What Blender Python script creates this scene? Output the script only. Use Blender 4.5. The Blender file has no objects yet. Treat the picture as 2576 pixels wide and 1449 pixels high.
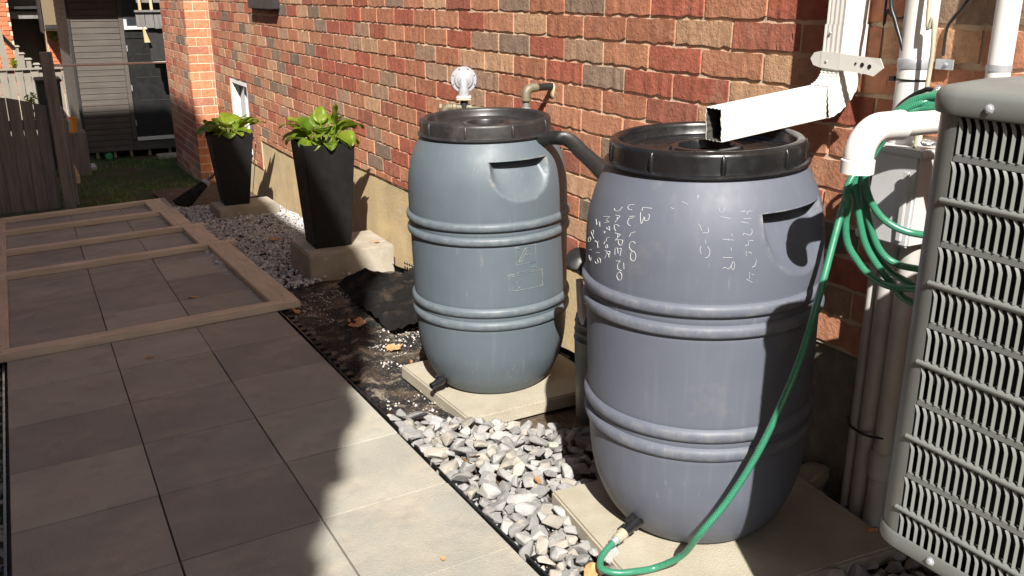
import bpy, bmesh, math, random
from math import sin, cos, pi, radians, degrees, sqrt, hypot, atan2
from mathutils import Vector, Matrix, noise

scene = bpy.context.scene
COL = scene.collection
rnd = random.Random(7)

# ------------------------------------------------------------------ camera
cam_data = bpy.data.cameras.new('camera')
cam = bpy.data.objects.new('camera', cam_data)
COL.objects.link(cam)
cam.location = (0, 0, 1.5)
cam.rotation_euler = (radians(90 - 17.82), 0, radians(-28.52))
cam_data.sensor_width = 36.0
cam_data.lens = 36.0 * 2300 / 2576
cam_data.clip_start = 0.05
cam_data.clip_end = 2000
scene.camera = cam
scene.render.resolution_x = 1024
scene.render.resolution_y = 576

# ------------------------------------------------------------------ sky, sun, exposure
SUN_L = Vector((1.0, 2.2, -2.3)).normalized()          # direction the light travels
elev = math.asin(-SUN_L.z)
world = bpy.data.worlds.new('World')
scene.world = world
world.use_nodes = True
wn = world.node_tree
bgn = wn.nodes['Background']
sky = wn.nodes.new('ShaderNodeTexSky')
sky.sky_type = 'NISHITA'
sky.sun_disc = False
sky.sun_elevation = elev
sky.sun_rotation = atan2(-SUN_L.x, -SUN_L.y)
sky.air_density = 1.0
sky.dust_density = 1.5
wn.links.new(sky.outputs[0], bgn.inputs[0])
bgn.inputs[1].default_value = 0.055
sd = bpy.data.lights.new('sun', 'SUN')
sd.energy = 5.0
sd.angle = radians(0.53)
sd.color = (1.0, 0.955, 0.88)
sun = bpy.data.objects.new('sun', sd)
COL.objects.link(sun)
sun.rotation_euler = SUN_L.to_track_quat('-Z', 'Y').to_euler()
sun.location = (-6, -10, 14)
vs = scene.view_settings
vs.view_transform = 'Standard'
vs.look = 'None'
vs.gamma = 1.0
vs.use_curve_mapping = False
vs.exposure = 1.0

# ------------------------------------------------------------------ helpers
ORG = {}


def tag(o, label=None, cat=None, group=None, kind=None):
    if label: o['label'] = label
    if cat: o['category'] = cat
    if group: o['group'] = group
    if kind: o['kind'] = kind
    return o


def thing(name, label, cat, loc=(0, 0, 0), group=None):
    o = bpy.data.objects.new(name, None)
    o.empty_display_size = 0.1
    COL.objects.link(o)
    o.location = loc
    ORG[o.name] = Vector(loc)
    return tag(o, label, cat, group)


def link(name, me, parent=None, org=None):
    o = bpy.data.objects.new(name, me)
    COL.objects.link(o)
    if parent:
        o.parent = parent
    ORG[o.name] = org if org is not None else Vector((0, 0, 0))
    return o


def catmull(pts, n=8, closed=False):
    P = [Vector(p) for p in pts]
    out = []
    m = len(P)
    rng = range(m if closed else m - 1)
    for i in rng:
        if closed:
            a, b, c, d = P[(i - 1) % m], P[i], P[(i + 1) % m], P[(i + 2) % m]
        else:
            a, b, c, d = P[max(i - 1, 0)], P[i], P[i + 1], P[min(i + 2, m - 1)]
        for k in range(n):
            t = k / n
            out.append(0.5 * ((2 * b) + (c - a) * t + (2 * a - 5 * b + 4 * c - d) * t * t + (3 * b - a - 3 * c + d) * t ** 3))
    if not closed:
        out.append(P[-1])
    return out


class MB:
    def __init__(self):
        self.v, self.f, self.uv, self.colr = [], [], {}, {}

    def quad_strip(self, rings, closed=True, flip=False):
        n = len(rings[0])
        base = len(self.v)
        for r in rings:
            self.v.extend(Vector(p) for p in r)
        for i in range(len(rings) - 1):
            for j in range(n if closed else n - 1):
                a = base + i * n + j
                b = base + i * n + (j + 1) % n
                c, d = b + n, a + n
                self.f.append((a, d, c, b) if flip else (a, b, c, d))
        return base

    def box(self, lo, hi):
        (x0, y0, z0), (x1, y1, z1) = lo, hi
        return self.hexa([(x0, y0, z0), (x1, y0, z0), (x1, y1, z0), (x0, y1, z0), (x0, y0, z1), (x1, y0, z1), (x1, y1, z1), (x0, y1, z1)])

    def hexa(self, p):
        b = len(self.v)
        self.v.extend(Vector(q) for q in p)
        for f in ((0, 3, 2, 1), (4, 5, 6, 7), (0, 1, 5, 4), (1, 2, 6, 5), (2, 3, 7, 6), (3, 0, 4, 7)):
            self.f.append(tuple(b + i for i in f))
        return self

    def obox(self, c, size, M):
        sx, sy, sz = (s / 2 for s in size)
        c = Vector(c)
        return self.hexa([c + M @ Vector(q) for q in ((-sx, -sy, -sz), (sx, -sy, -sz), (sx, sy, -sz), (-sx, sy, -sz), (-sx, -sy, sz), (sx, -sy, sz), (sx, sy, sz), (-sx, sy, sz))])

    def tube(self, pts, r, n=12, closed=False, cap=True, uvlen=None):
        P = [Vector(p) for p in pts]
        rad = r if callable(r) else (lambda i, t: r)
        rings = []
        T0 = (P[1] - P[0]).normalized()
        N = T0.orthogonal().normalized()
        m = len(P)
        L = 0.0
        lens = []
        for i in range(m):
            if closed:
                T = (P[(i + 1) % m] - P[i - 1]).normalized()
            else:
                T = (P[min(i + 1, m - 1)] - P[max(i - 1, 0)]).normalized()
            N = (N - T * N.dot(T)).normalized()
            B = T.cross(N)
            rr = rad(i, i / max(m - 1, 1))
            rings.append([P[i] + (N * cos(2 * pi * j / n) + B * sin(2 * pi * j / n)) * rr for j in range(n)])
            if i: L += (P[i] - P[i - 1]).length
            lens.append(L)
        fb = len(self.f)
        base = self.quad_strip(rings, True, flip=True)
        if uvlen:
            k = fb
            for i in range(m - 1):
                for j in range(n):
                    u0, u1 = j / n, (j + 1) / n
                    self.uv[k] = [(u0, lens[i]), (u0, lens[i + 1]), (u1, lens[i + 1]), (u1, lens[i])]
                    k += 1
        if closed:
            for j in range(n):
                a = base + (m - 1) * n + j
                b = base + (m - 1) * n + (j + 1) % n
                self.f.append((a, base + j, base + (j + 1) % n, b))
        elif cap:
            self.f.append(tuple(base + j for j in range(n)))
            self.f.append(tuple(base + (m - 1) * n + j for j in reversed(range(n))))
        return self

    def lathe(self, prof, n=48, c=(0, 0, 0), M=None, cap0=False, cap1=False):
        c = Vector(c)
        rings = []
        for r, z in prof:
            ring = []
            for j in range(n):
                p = Vector((r * cos(2 * pi * j / n), r * sin(2 * pi * j / n), z))
                ring.append(c + (M @ p if M else p))
            rings.append(ring)
        b = self.quad_strip(rings, True)
        if cap0: self.f.append(tuple(b + j for j in reversed(range(n))))
        if cap1: self.f.append(tuple(b + (len(prof) - 1) * n + j for j in range(n)))
        return self

    def prism(self, poly, d):
        """poly: 3d points of one face, d: extrusion vector"""
        d = Vector(d)
        n = len(poly)
        b = len(self.v)
        self.v.extend(Vector(p) for p in poly)
        self.v.extend(Vector(p) + d for p in poly)
        self.f.append(tuple(b + i for i in reversed(range(n))))
        self.f.append(tuple(b + n + i for i in range(n)))
        for i in range(n):
            j = (i + 1) % n
            self.f.append((b + i, b + j, b + n + j, b + n + i))
        return self

    def mesh(self, name, mat, org=Vector((0, 0, 0)), smooth=None, bevel=0, segs=2, fixn=True):
        me = bpy.data.meshes.new(name)
        me.from_pydata([tuple(p - org) for p in self.v], [], self.f)
        if self.uv:
            uvl = me.uv_layers.new(name='UVMap')
            for p in me.polygons:
                if p.index in self.uv:
                    for li, q in zip(p.loop_indices, self.uv[p.index]):
                        uvl.data[li].uv = q
        if self.colr:
            ca = me.color_attributes.new('Col', 'FLOAT_COLOR', 'POINT')
            for i, c in self.colr.items():
                ca.data[i].color = c
        if bevel or (fixn and not self.uv):
            bm = bmesh.new()
            bm.from_mesh(me)
            if fixn:
                bmesh.ops.recalc_face_normals(bm, faces=bm.faces)
            if bevel:
                bmesh.ops.bevel(bm, geom=[e for e in bm.edges if e.is_manifold and e.calc_face_angle(0) > 0.5], offset=bevel, segments=segs, affect='EDGES', clamp_overlap=True)
            bm.to_mesh(me)
            bm.free()
        if smooth is not None:
            me.polygons.foreach_set('use_smooth', [True] * len(me.polygons))
            if smooth < 180:
                me.set_sharp_from_angle(angle=radians(smooth))
        if mat:
            me.materials.append(mat)
        me.update()
        return me

    def build(self, name, mat, parent=None, smooth=None, bevel=0, segs=2, fixn=True):
        org = ORG[parent.name] if parent else Vector((0, 0, 0))
        me = self.mesh(name, mat, org, smooth, bevel, segs, fixn)
        return link(name, me, parent, org)


def put(name, me, parent, world_loc, rot=None, scale=None):
    o = link(name, me, parent, ORG[parent.name] if parent else Vector(world_loc))
    o.location = Vector(world_loc) - (ORG[parent.name] if parent else Vector((0, 0, 0)))
    if rot: o.rotation_euler = rot
    if scale: o.scale = scale
    return o


def fbm(p, sc, oct=3):
    return noise.fractal(Vector(p) * sc, 1.0, 2.0, oct)


# ------------------------------------------------------------------ materials
MATS = {}


def mat(name, c, rough=0.6, var=0.18, vs=9.0, bump=0.15, bs=90.0, metal=0.0, spec=0.5, stain=None, stain2=None, src=None,
        stretch=(1, 1, 1), dist=0.02, coat=0.0, extra=None, rvar=0.08):
    if name in MATS: return MATS[name]
    m = bpy.data.materials.new(name)
    MATS[name] = m
    m.use_nodes = True
    nt = m.node_tree
    N, L = nt.nodes, nt.links
    b = N['Principled BSDF']
    geo = N.new('ShaderNodeNewGeometry')
    mp = N.new('ShaderNodeMapping')
    mp.inputs['Scale'].default_value = stretch
    L.new(geo.outputs['Position'], mp.inputs['Vector'])
    P = mp.outputs[0]

    def nz(scale, detail=4.0, rgh=0.55):
        t = N.new('ShaderNodeTexNoise')
        t.inputs['Scale'].default_value = scale
        t.inputs['Detail'].default_value = detail
        t.inputs['Roughness'].default_value = rgh
        L.new(P, t.inputs['Vector'])
        return t.outputs['Fac']

    def mrange(s, a, bb, lo=0.0, hi=1.0):
        t = N.new('ShaderNodeMapRange')
        t.inputs[1].default_value, t.inputs[2].default_value = a, bb
        t.inputs[3].default_value, t.inputs[4].default_value = lo, hi
        L.new(s, t.inputs[0])
        return t.outputs[0]

    def mixc(f, a, c2, mode='MIX'):
        t = N.new('ShaderNodeMix')
        t.data_type = 'RGBA'
        t.blend_type = mode
        for sck, val in ((t.inputs[0], f), (t.inputs[6], a), (t.inputs[7], c2)):
            if hasattr(val, 'is_output'):
                L.new(val, sck)
            elif isinstance(val, (int, float)):
                sck.default_value = val
            else:
                sck.default_value = (*val[:3], 1)
        return t.outputs[2]

    if src == 'object':
        oi = N.new('ShaderNodeObjectInfo')
        base = oi.outputs['Color']
    elif src == 'attr':
        at = N.new('ShaderNodeAttribute')
        at.attribute_name = 'Col'
        base = at.outputs['Color']
    else:
        rg = N.new('ShaderNodeRGB')
        rg.outputs[0].default_value = (*c, 1)
        base = rg.outputs[0]
    n1 = nz(vs)
    v = mrange(n1, 0.25, 0.75, 1 - var, 1 + var)
    cmb = N.new('ShaderNodeCombineColor')
    for i in range(3): L.new(v, cmb.inputs[i])
    colo = mixc(1.0, base, cmb.outputs[0], 'MULTIPLY')
    for st in (stain, stain2):
        if st:
            sc, scale, lo, hi, amt = st
            f = mrange(nz(scale, 6.0, 0.65), lo, hi, 0, amt)
            colo = mixc(f, colo, sc)
    env = dict(N=N, L=L, P=P, nz=nz, mrange=mrange, mixc=mixc, b=b, geo=geo)
    if extra:
        colo = extra(env, colo) or colo
    L.new(colo, b.inputs['Base Color'])
    L.new(mrange(nz(vs * 2.3), 0.3, 0.7, max(rough - rvar, 0.02), min(rough + rvar, 1)), b.inputs['Roughness'])
    b.inputs['Metallic'].default_value = metal
    b.inputs['Specular IOR Level'].default_value = spec
    if coat: b.inputs['Coat Weight'].default_value = coat
    if bump:
        bn = N.new('ShaderNodeBump')
        bn.inputs['Strength'].default_value = bump
        bn.inputs['Distance'].default_value = dist
        h = nz(bs, 5.0, 0.6)
        if 'height' in env:
            ad = N.new('ShaderNodeMath')
            ad.operation = 'ADD'
            L.new(h, ad.inputs[0]); L.new(env['height'], ad.inputs[1])
            h = ad.outputs[0]
        L.new(h, bn.inputs['Height'])
        L.new(bn.outputs[0], b.inputs['Normal'])
    return m


def brick_extra(env, colo):
    N, L = env['N'], env['L']
    mp = N.new('ShaderNodeMapping')
    mp.inputs['Rotation'].default_value = (radians(18), 0, 0)
    mp.inputs['Scale'].default_value = (40, 46, 15)
    L.new(env['geo'].outputs['Position'], mp.inputs['Vector'])
    vo = N.new('ShaderNodeTexVoronoi')
    vo.feature = 'F1'
    vo.inputs['Scale'].default_value = 1.0
    L.new(mp.outputs[0], vo.inputs['Vector'])
    dash = env['mrange'](vo.outputs['Distance'], 0.12, 0.22, 0.0, 1.0)
    sep = N.new('ShaderNodeSeparateColor')
    L.new(vo.outputs['Color'], sep.inputs[0])
    keep = env['mrange'](sep.outputs[0], 0.52, 0.54, 1.0, 0.0)
    mx = N.new('ShaderNodeMath'); mx.operation = 'MAXIMUM'
    L.new(dash, mx.inputs[0]); L.new(keep, mx.inputs[1])
    ml = N.new('ShaderNodeMath'); ml.operation = 'MULTIPLY'
    L.new(mx.outputs[0], ml.inputs[0]); ml.inputs[1].default_value = 2.2
    env['height'] = ml.outputs[0]
    colo = env['mixc'](env['mrange'](mx.outputs[0], 0.0, 1.0, 0.45, 0.0), colo, (0.12, 0.06, 0.04))
    f = env['mrange'](env['nz'](9.0, 6.0, 0.7), 0.56, 0.74, 0, 0.35)
    colo = env['mixc'](f, colo, (0.50, 0.36, 0.25))
    f2 = env['mrange'](env['nz'](170.0, 3.0), 0.58, 0.70, 0, 0.5)
    return env['mixc'](f2, colo, (0.10, 0.06, 0.045))


M_brick = mat('brick_clay', (0, 0, 0), 0.88, 0.24, 26, 0.5, 75, src='object', extra=brick_extra, dist=0.007, spec=0.25)
M_brick_a = mat('brick_clay_joined', (0, 0, 0), 0.88, 0.24, 26, 0.5, 75, src='attr', extra=brick_extra, dist=0.007, spec=0.25)
M_mortar = mat('mortar', (0.64, 0.50, 0.365), 0.95, 0.2, 14, 0.5, 220, dist=0.006, spec=0.2)
M_conc = mat('rough_grey_concrete', (0.24, 0.215, 0.17), 0.95, 0.2, 9, 0.9, 70, dist=0.012, spec=0.2, stain=((0.40, 0.36, 0.28), 14, 0.5, 0.66, 0.6))
M_parge = mat('parged_concrete', (0.56, 0.43, 0.245), 0.92, 0.14, 4, 0.5, 60, dist=0.006, spec=0.2, stain=((0.30, 0.24, 0.17), 3.0, 0.5, 0.75, 0.6), stain2=((0.62, 0.55, 0.43), 7, 0.58, 0.7, 0.5))


def paver_extra(env, colo):
    f = env['mrange'](env['nz'](260.0, 2.0), 0.63, 0.72, 0, 0.35)
    colo = env['mixc'](f, colo, (0.62, 0.57, 0.5))
    f = env['mrange'](env['nz'](190.0, 2.0), 0.64, 0.72, 0, 0.4)
    return env['mixc'](f, colo, (0.16, 0.14, 0.13))


M_paver = mat('paver_stone', (0, 0, 0), 0.86, 0.13, 4.5, 0.7, 130, src='object', dist=0.003, spec=0.25, extra=paver_extra,
              stain=((0.47, 0.40, 0.31), 3.2, 0.48, 0.70, 0.55), stain2=((0.21, 0.19, 0.18), 6.5, 0.54, 0.74, 0.5))
M_slab = mat('concrete_slab_mix', (0.385, 0.35, 0.275), 0.92, 0.12, 8, 0.6, 210, dist=0.006, spec=0.2, stain=((0.30, 0.25, 0.18), 5, 0.52, 0.75, 0.6), stain2=((0.20, 0.17, 0.13), 110, 0.62, 0.72, 0.6))
M_block = mat('cast_block', (0.34, 0.305, 0.25), 0.9, 0.15, 6, 0.35, 90, dist=0.004, stain=((0.20, 0.15, 0.10), 4.5, 0.45, 0.68, 0.75), stain2=((0.66, 0.62, 0.56), 9, 0.6, 0.72, 0.5))
M_stone = mat('limestone', (0, 0, 0), 0.88, 0.16, 30, 0.5, 120, src='object', dist=0.004, spec=0.3, stain=((0.62, 0.53, 0.42), 16, 0.55, 0.7, 0.5))
M_stone_a = mat('limestone_joined', (0, 0, 0), 0.88, 0.16, 30, 0.5, 120, src='attr', dist=0.004, spec=0.3)
M_soil = mat('soil', (0.10, 0.075, 0.055), 0.95, 0.35, 18, 0.8, 70, dist=0.02, spec=0.15, stain=((0.24, 0.19, 0.14), 12, 0.55, 0.7, 0.6))


def fabric_extra(env, colo):
    f = env['mrange'](env['nz'](5.0, 6.0, 0.7), 0.47, 0.64, 0, 0.7)
    colo = env['mixc'](f, colo, (0.15, 0.105, 0.07))
    f = env['mrange'](env['nz'](11.0, 8.0, 0.75), 0.53, 0.63, 0, 0.75)
    colo = env['mixc'](f, colo, (0.30, 0.25, 0.19))
    f = env['mrange'](env['nz'](120.0, 3.0, 0.7), 0.62, 0.68, 0, 0.8)
    return env['mixc'](f, colo, (0.5, 0.46, 0.4))


M_fabric = mat('landscape_cloth', (0.018, 0.017, 0.017), 0.9, 0.3, 25, 0.8, 150, extra=fabric_extra, dist=0.006, spec=0.2)
M_cloth = mat('black_cloth', (0.010, 0.009, 0.009), 0.92, 0.3, 25, 0.8, 120, dist=0.006, spec=0.15, stain=((0.07, 0.05, 0.035), 9, 0.52, 0.70, 0.6), stain2=((0.3, 0.26, 0.2), 130, 0.66, 0.72, 0.5))
M_blackplastic = mat('black_plastic', (0.012, 0.012, 0.014), 0.25, 0.3, 14, 0.08, 120, dist=0.002, stain=((0.10, 0.09, 0.08), 14, 0.56, 0.78, 0.3))
M_lid_near = mat('lid_plastic_glossy', (0.010, 0.010, 0.011), 0.28, 0.3, 14, 0.06, 150, dist=0.002, stain=((0.10, 0.09, 0.075), 10, 0.58, 0.76, 0.2), stain2=((0.30, 0.28, 0.25), 75, 0.69, 0.76, 0.5))
M_lid_far = mat('lid_plastic_worn', (0.020, 0.019, 0.020), 0.42, 0.3, 14, 0.06, 150, dist=0.002, stain=((0.16, 0.13, 0.115), 8, 0.52, 0.74, 0.35), stain2=((0.36, 0.34, 0.33), 60, 0.7, 0.78, 0.5))


def barrel_extra(env, colo):
    # vertical moulding streaks and scuffs
    N, L = env['N'], env['L']
    mp = N.new('ShaderNodeMapping')
    mp.inputs['Scale'].default_value = (55, 55, 1.6)
    L.new(env['geo'].outputs['Position'], mp.inputs['Vector'])
    t = N.new('ShaderNodeTexNoise')
    t.inputs['Scale'].default_value = 1.0
    t.inputs['Detail'].default_value = 3.0
    L.new(mp.outputs[0], t.inputs['Vector'])
    f = env['mrange'](t.outputs['Fac'], 0.55, 0.8, 0, 0.06)
    colo = env['mixc'](f, colo, (0.42, 0.41, 0.40))
    mp2 = N.new('ShaderNodeMapping')
    mp2.inputs['Scale'].default_value = (60, 60, 11)
    mp2.inputs['Rotation'].default_value = (0.3, 0.2, 0)
    L.new(env['geo'].outputs['Position'], mp2.inputs['Vector'])
    t2 = N.new('ShaderNodeTexNoise')
    t2.inputs['Scale'].default_value = 1.0
    t2.inputs['Detail'].default_value = 6.0
    t2.inputs['Roughness'].default_value = 0.7
    L.new(mp2.outputs[0], t2.inputs['Vector'])
    gate = env['mrange'](env['nz'](6.0, 3.0), 0.5, 0.62, 0, 1)
    sc = env['mrange'](t2.outputs['Fac'], 0.60, 0.72, 0, 0.5)
    ml = N.new('ShaderNodeMath'); ml.operation = 'MULTIPLY'
    L.new(gate, ml.inputs[0]); L.new(sc, ml.inputs[1])
    colo = env['mixc'](ml.outputs[0], colo, (0.30, 0.285, 0.26))
    pw = env['mrange'](env['geo'].outputs['Pointiness'], 0.505, 0.56, 0, 0.45)
    wr = env['mrange'](env['nz'](28.0, 5.0, 0.7), 0.45, 0.62, 0, 1)
    m2 = N.new('ShaderNodeMath'); m2.operation = 'MULTIPLY'
    L.new(pw, m2.inputs[0]); L.new(wr, m2.inputs[1])
    return env['mixc'](m2.outputs[0], colo, (0.40, 0.37, 0.32))


M_barrel_near = mat('barrel_plastic_violet_grey', (0.098, 0.108, 0.140), 0.56, 0.05, 6, 0.05, 160, dist=0.002, extra=barrel_extra, stain=((0.30, 0.27, 0.23), 5.0, 0.6, 0.8, 0.3))
M_barrel_far = mat('barrel_plastic_blue_grey', (0.092, 0.116, 0.136), 0.54, 0.05, 6, 0.05, 160, dist=0.002, extra=barrel_extra, stain=((0.30, 0.29, 0.25), 5.0, 0.62, 0.82, 0.28))
M_chalk = mat('chalk', (0.58, 0.58, 0.58), 0.95, 0.15, 60, 0.0)
M_chalk_faint = mat('faint_chalk', (0.42, 0.42, 0.44), 0.95, 0.25, 60, 0.0)
M_white_metal = mat('white_aluminium', (0.64, 0.62, 0.58), 0.42, 0.05, 12, 0.04, 60, dist=0.002, stain=((0.55, 0.50, 0.42), 9, 0.6, 0.8, 0.35))
M_pvc = mat('white_pvc', (0.70, 0.685, 0.66), 0.35, 0.03, 12, 0.02, 60, dist=0.002)
M_vinyl = mat('white_vinyl', (0.80, 0.79, 0.77), 0.45, 0.05, 12, 0.03, 60, dist=0.002)
M_gaspipe = mat('painted_gas_pipe', (0.19, 0.20, 0.185), 0.5, 0.12, 20, 0.08, 90, dist=0.002)
M_conduit = mat('grey_conduit', (0.42, 0.40, 0.38), 0.5, 0.12, 10, 0.06, 80, dist=0.002, stain=((0.26, 0.22, 0.18), 8, 0.52, 0.75, 0.5))
M_box = mat('grey_box_plastic', (0.50, 0.50, 0.50), 0.5, 0.08, 10, 0.06, 90, dist=0.002)
M_galv = mat('galvanised_steel', (0.42, 0.44, 0.47), 0.4, 0.12, 40, 0.05, 90, metal=0.35, dist=0.002)
M_regul = mat('grey_cast_aluminium', (0.36, 0.36, 0.385), 0.45, 0.07, 30, 0.05, 120, metal=0.15, dist=0.002)
M_brass = mat('weathered_gas_fitting', (0.17, 0.155, 0.105), 0.6, 0.25, 40, 0.15, 140, metal=0.2, dist=0.003, stain=((0.22, 0.11, 0.05), 30, 0.5, 0.66, 0.7))
M_sealant = mat('tan_sealant', (0.62, 0.50, 0.31), 0.8, 0.12, 60, 0.4, 120, dist=0.004)
M_ac = mat('condenser_paint', (0.165, 0.174, 0.164), 0.42, 0.06, 14, 0.06, 140, dist=0.002)
M_ac_louver = M_ac
M_outlet_shade = mat('outlet_shade_dark', (0.05, 0.045, 0.04), 0.85, 0.2, 20, 0.1, 90)  # dark tone paints the shade inside the white outlet mouth
M_dark = mat('dark_interior', (0.008, 0.008, 0.008), 0.9, 0.1, 8, 0)
M_rubber = mat('black_rubber', (0.014, 0.014, 0.014), 0.4, 0.2, 20, 0.05, 100, dist=0.002)


def hose_extra(env, colo):
    N, L = env['N'], env['L']
    uv = N.new('ShaderNodeUVMap')
    sx = N.new('ShaderNodeSeparateXYZ')
    L.new(uv.outputs[0], sx.inputs[0])

    def mth(op, a, b2=None):
        t = N.new('ShaderNodeMath'); t.operation = op
        for i, val in enumerate((a, b2)):
            if val is None: continue
            if hasattr(val, 'is_output'): L.new(val, t.inputs[i])
            else: t.inputs[i].default_value = val
        return t.outputs[0]
    u = mth('PINGPONG', mth('MULTIPLY', sx.outputs[0], 6.0), 0.5)
    w = mth('FRACT', mth('ADD', mth('MULTIPLY', sx.outputs[1], 210.0), mth('MULTIPLY', u, 1.6)))
    f = env['mrange'](w, 0.45, 0.6, 0, 0.65)
    return env['mixc'](f, colo, (0.10, 0.36, 0.22))


M_hose = mat('green_hose_vinyl', (0.004, 0.105, 0.055), 0.3, 0.08, 30, 0.0, extra=hose_extra, coat=0.4)
M_hosefit = mat('hose_fitting', (0.36, 0.33, 0.24), 0.45, 0.1, 40, 0.05, 100, dist=0.002)


def wood_mat(name, c, dark, rough=0.75, grain=(1, 1, 1), amt=0.6):
    def ex(env, colo):
        N, L = env['N'], env['L']
        mp = N.new('ShaderNodeMapping')
        mp.inputs['Scale'].default_value = grain
        L.new(env['geo'].outputs['Position'], mp.inputs['Vector'])
        t = N.new('ShaderNodeTexNoise')
        t.inputs['Scale'].default_value = 1.0
        t.inputs['Detail'].default_value = 5.0
        t.inputs['Distortion'].default_value = 0.6
        L.new(mp.outputs[0], t.inputs['Vector'])
        env['height'] = env['mrange'](t.outputs['Fac'], 0.3, 0.7, 0, 0.6)
        return env['mixc'](env['mrange'](t.outputs['Fac'], 0.42, 0.68, 0, amt), colo, dark)
    return mat(name, c, rough, 0.15, 4, 0.3, 120, dist=0.003, extra=ex, spec=0.25)


M_lumber_x = wood_mat('treated_lumber_crosswise', (0.66, 0.555, 0.42), (0.45, 0.355, 0.25), grain=(3, 60, 60), amt=0.55)
M_lumber_y = wood_mat('treated_lumber_lengthwise', (0.61, 0.51, 0.38), (0.41, 0.325, 0.23), grain=(60, 3, 60), amt=0.55)
M_fence = wood_mat('weathered_fence_wood', (0.22, 0.195, 0.175), (0.09, 0.075, 0.065), grain=(50, 50, 2.5))
M_fence_pale = wood_mat('pale_fence_wood', (0.24, 0.215, 0.18), (0.22, 0.19, 0.16), grain=(30, 30, 2.0))
M_siding = wood_mat('stained_siding', (0.100, 0.086, 0.075), (0.056, 0.047, 0.042), grain=(2.0, 30, 40), amt=0.5)
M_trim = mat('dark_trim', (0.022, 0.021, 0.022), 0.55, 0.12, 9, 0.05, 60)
M_door = mat('black_door_paint', (0.012, 0.012, 0.012), 0.42, 0.15, 8, 0.03, 60)
M_deckwood = wood_mat('grey_deck_wood', (0.19, 0.18, 0.175), (0.09, 0.085, 0.08), grain=(40, 40, 3))
M_newwood = wood_mat('yellow_pine', (0.55, 0.42, 0.24), (0.40, 0.27, 0.13), grain=(30, 30, 3), amt=0.5)
M_planter = mat('black_planter_fibre', (0.0065, 0.0065, 0.007), 0.62, 0.3, 10, 0.2, 150, dist=0.002, spec=0.3, stain=((0.022, 0.021, 0.02), 12, 0.6, 0.78, 0.5))
M_soilpot = mat('potting_soil', (0.03, 0.022, 0.016), 0.95, 0.3, 40, 0.8, 90)
M_farbrick = mat('far_red_brick', (0, 0, 0), 0.85, 0.15, 8, 0.3, 60, src='object', spec=0.2)
M_soffit = mat('shaded_soffit', (0.17, 0.125, 0.07), 0.7, 0.08, 3, 0.05, 40)  # darker than cream: the soffit's shade is put into its colour
M_stucco = mat('neighbour_wall_brick_tone', (0.34, 0.19, 0.13), 0.9, 0.15, 5, 0.4, 60)
M_roof = mat('asphalt_shingle', (0.07, 0.065, 0.06), 0.95, 0.25, 20, 0.6, 70)
M_glass = mat('window_glass', (0.03, 0.035, 0.04), 0.06, 0.05, 3, 0.0, spec=0.8)
M_foil = mat('crumpled_foil', (0.62, 0.62, 0.62), 0.25, 0.1, 30, 1.0, 70, metal=0.9, dist=0.01)
M_orange = mat('orange_plastic', (0.75, 0.30, 0.02), 0.5, 0.08, 10, 0.03, 60)
M_bin = mat('green_black_bin', (0.03, 0.04, 0.035), 0.5, 0.15, 10, 0.03, 60)
M_greenpipe = mat('green_sewer_pipe', (0.03, 0.28, 0.10), 0.45, 0.08, 10, 0.02, 60)
M_cable_tan = mat('tan_cable', (0.42, 0.38, 0.28), 0.5, 0.08, 20, 0.02, 60)


def leaf_mat(name, c, c2, trans=0.45):
    m = bpy.data.materials.new(name)
    m.use_nodes = True
    nt = m.node_tree
    N, L = nt.nodes, nt.links
    b = N['Principled BSDF']
    out = N['Material Output']
    geo = N.new('ShaderNodeNewGeometry')
    t = N.new('ShaderNodeTexNoise'); t.inputs['Scale'].default_value = 18
    L.new(geo.outputs['Position'], t.inputs['Vector'])
    oi = N.new('ShaderNodeObjectInfo')
    ad = N.new('ShaderNodeMath'); ad.operation = 'MULTIPLY_ADD'
    L.new(oi.outputs['Random'], ad.inputs[0]); ad.inputs[1].default_value = 0.6
    mr = N.new('ShaderNodeMapRange'); L.new(t.outputs['Fac'], mr.inputs[0])
    mr.inputs[1].default_value, mr.inputs[2].default_value, mr.inputs[3].default_value, mr.inputs[4].default_value = 0.3, 0.7, 0, 0.4
    L.new(mr.outputs[0], ad.inputs[2])
    mx = N.new('ShaderNodeMix'); mx.data_type = 'RGBA'
    L.new(ad.outputs[0], mx.inputs[0])
    mx.inputs[6].default_value = (*c, 1); mx.inputs[7].default_value = (*c2, 1)
    L.new(mx.outputs[2], b.inputs['Base Color'])
    b.inputs['Roughness'].default_value = 0.42
    tr = N.new('ShaderNodeBsdfTranslucent')
    L.new(mx.outputs[2], tr.inputs['Color'])
    ms = N.new('ShaderNodeMixShader'); ms.inputs[0].default_value = trans
    L.new(b.outputs[0], ms.inputs[1]); L.new(tr.outputs[0], ms.inputs[2])
    L.new(ms.outputs[0], out.inputs['Surface'])
    return m


M_hosta = leaf_mat('hosta_leaf', (0.075, 0.16, 0.010), (0.30, 0.36, 0.03), 0.5)
M_shade_leaf = leaf_mat('shade_foliage_leaf', (0.05, 0.10, 0.02), (0.10, 0.15, 0.03), 0.3)
M_deadleaf = mat('dry_leaf', (0.42, 0.22, 0.10), 0.8, 0.3, 40, 0.3, 90, dist=0.003)
M_deadleaf2 = mat('dry_leaf_pale', (0.42, 0.26, 0.12), 0.8, 0.3, 40, 0.3, 90, dist=0.003)
M_shade_stem = mat('shade_foliage_bark', (0.09, 0.07, 0.05), 0.9, 0.25, 12, 0.8, 50)

# ================================================================== SETTING
def zpath(x, y): return 0.08 + 0.03 * (x - 1.0) - 0.0556 * (y - 1.76)
def zbed(y): return 0.058 - 0.0556 * (y - 1.76)


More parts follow.
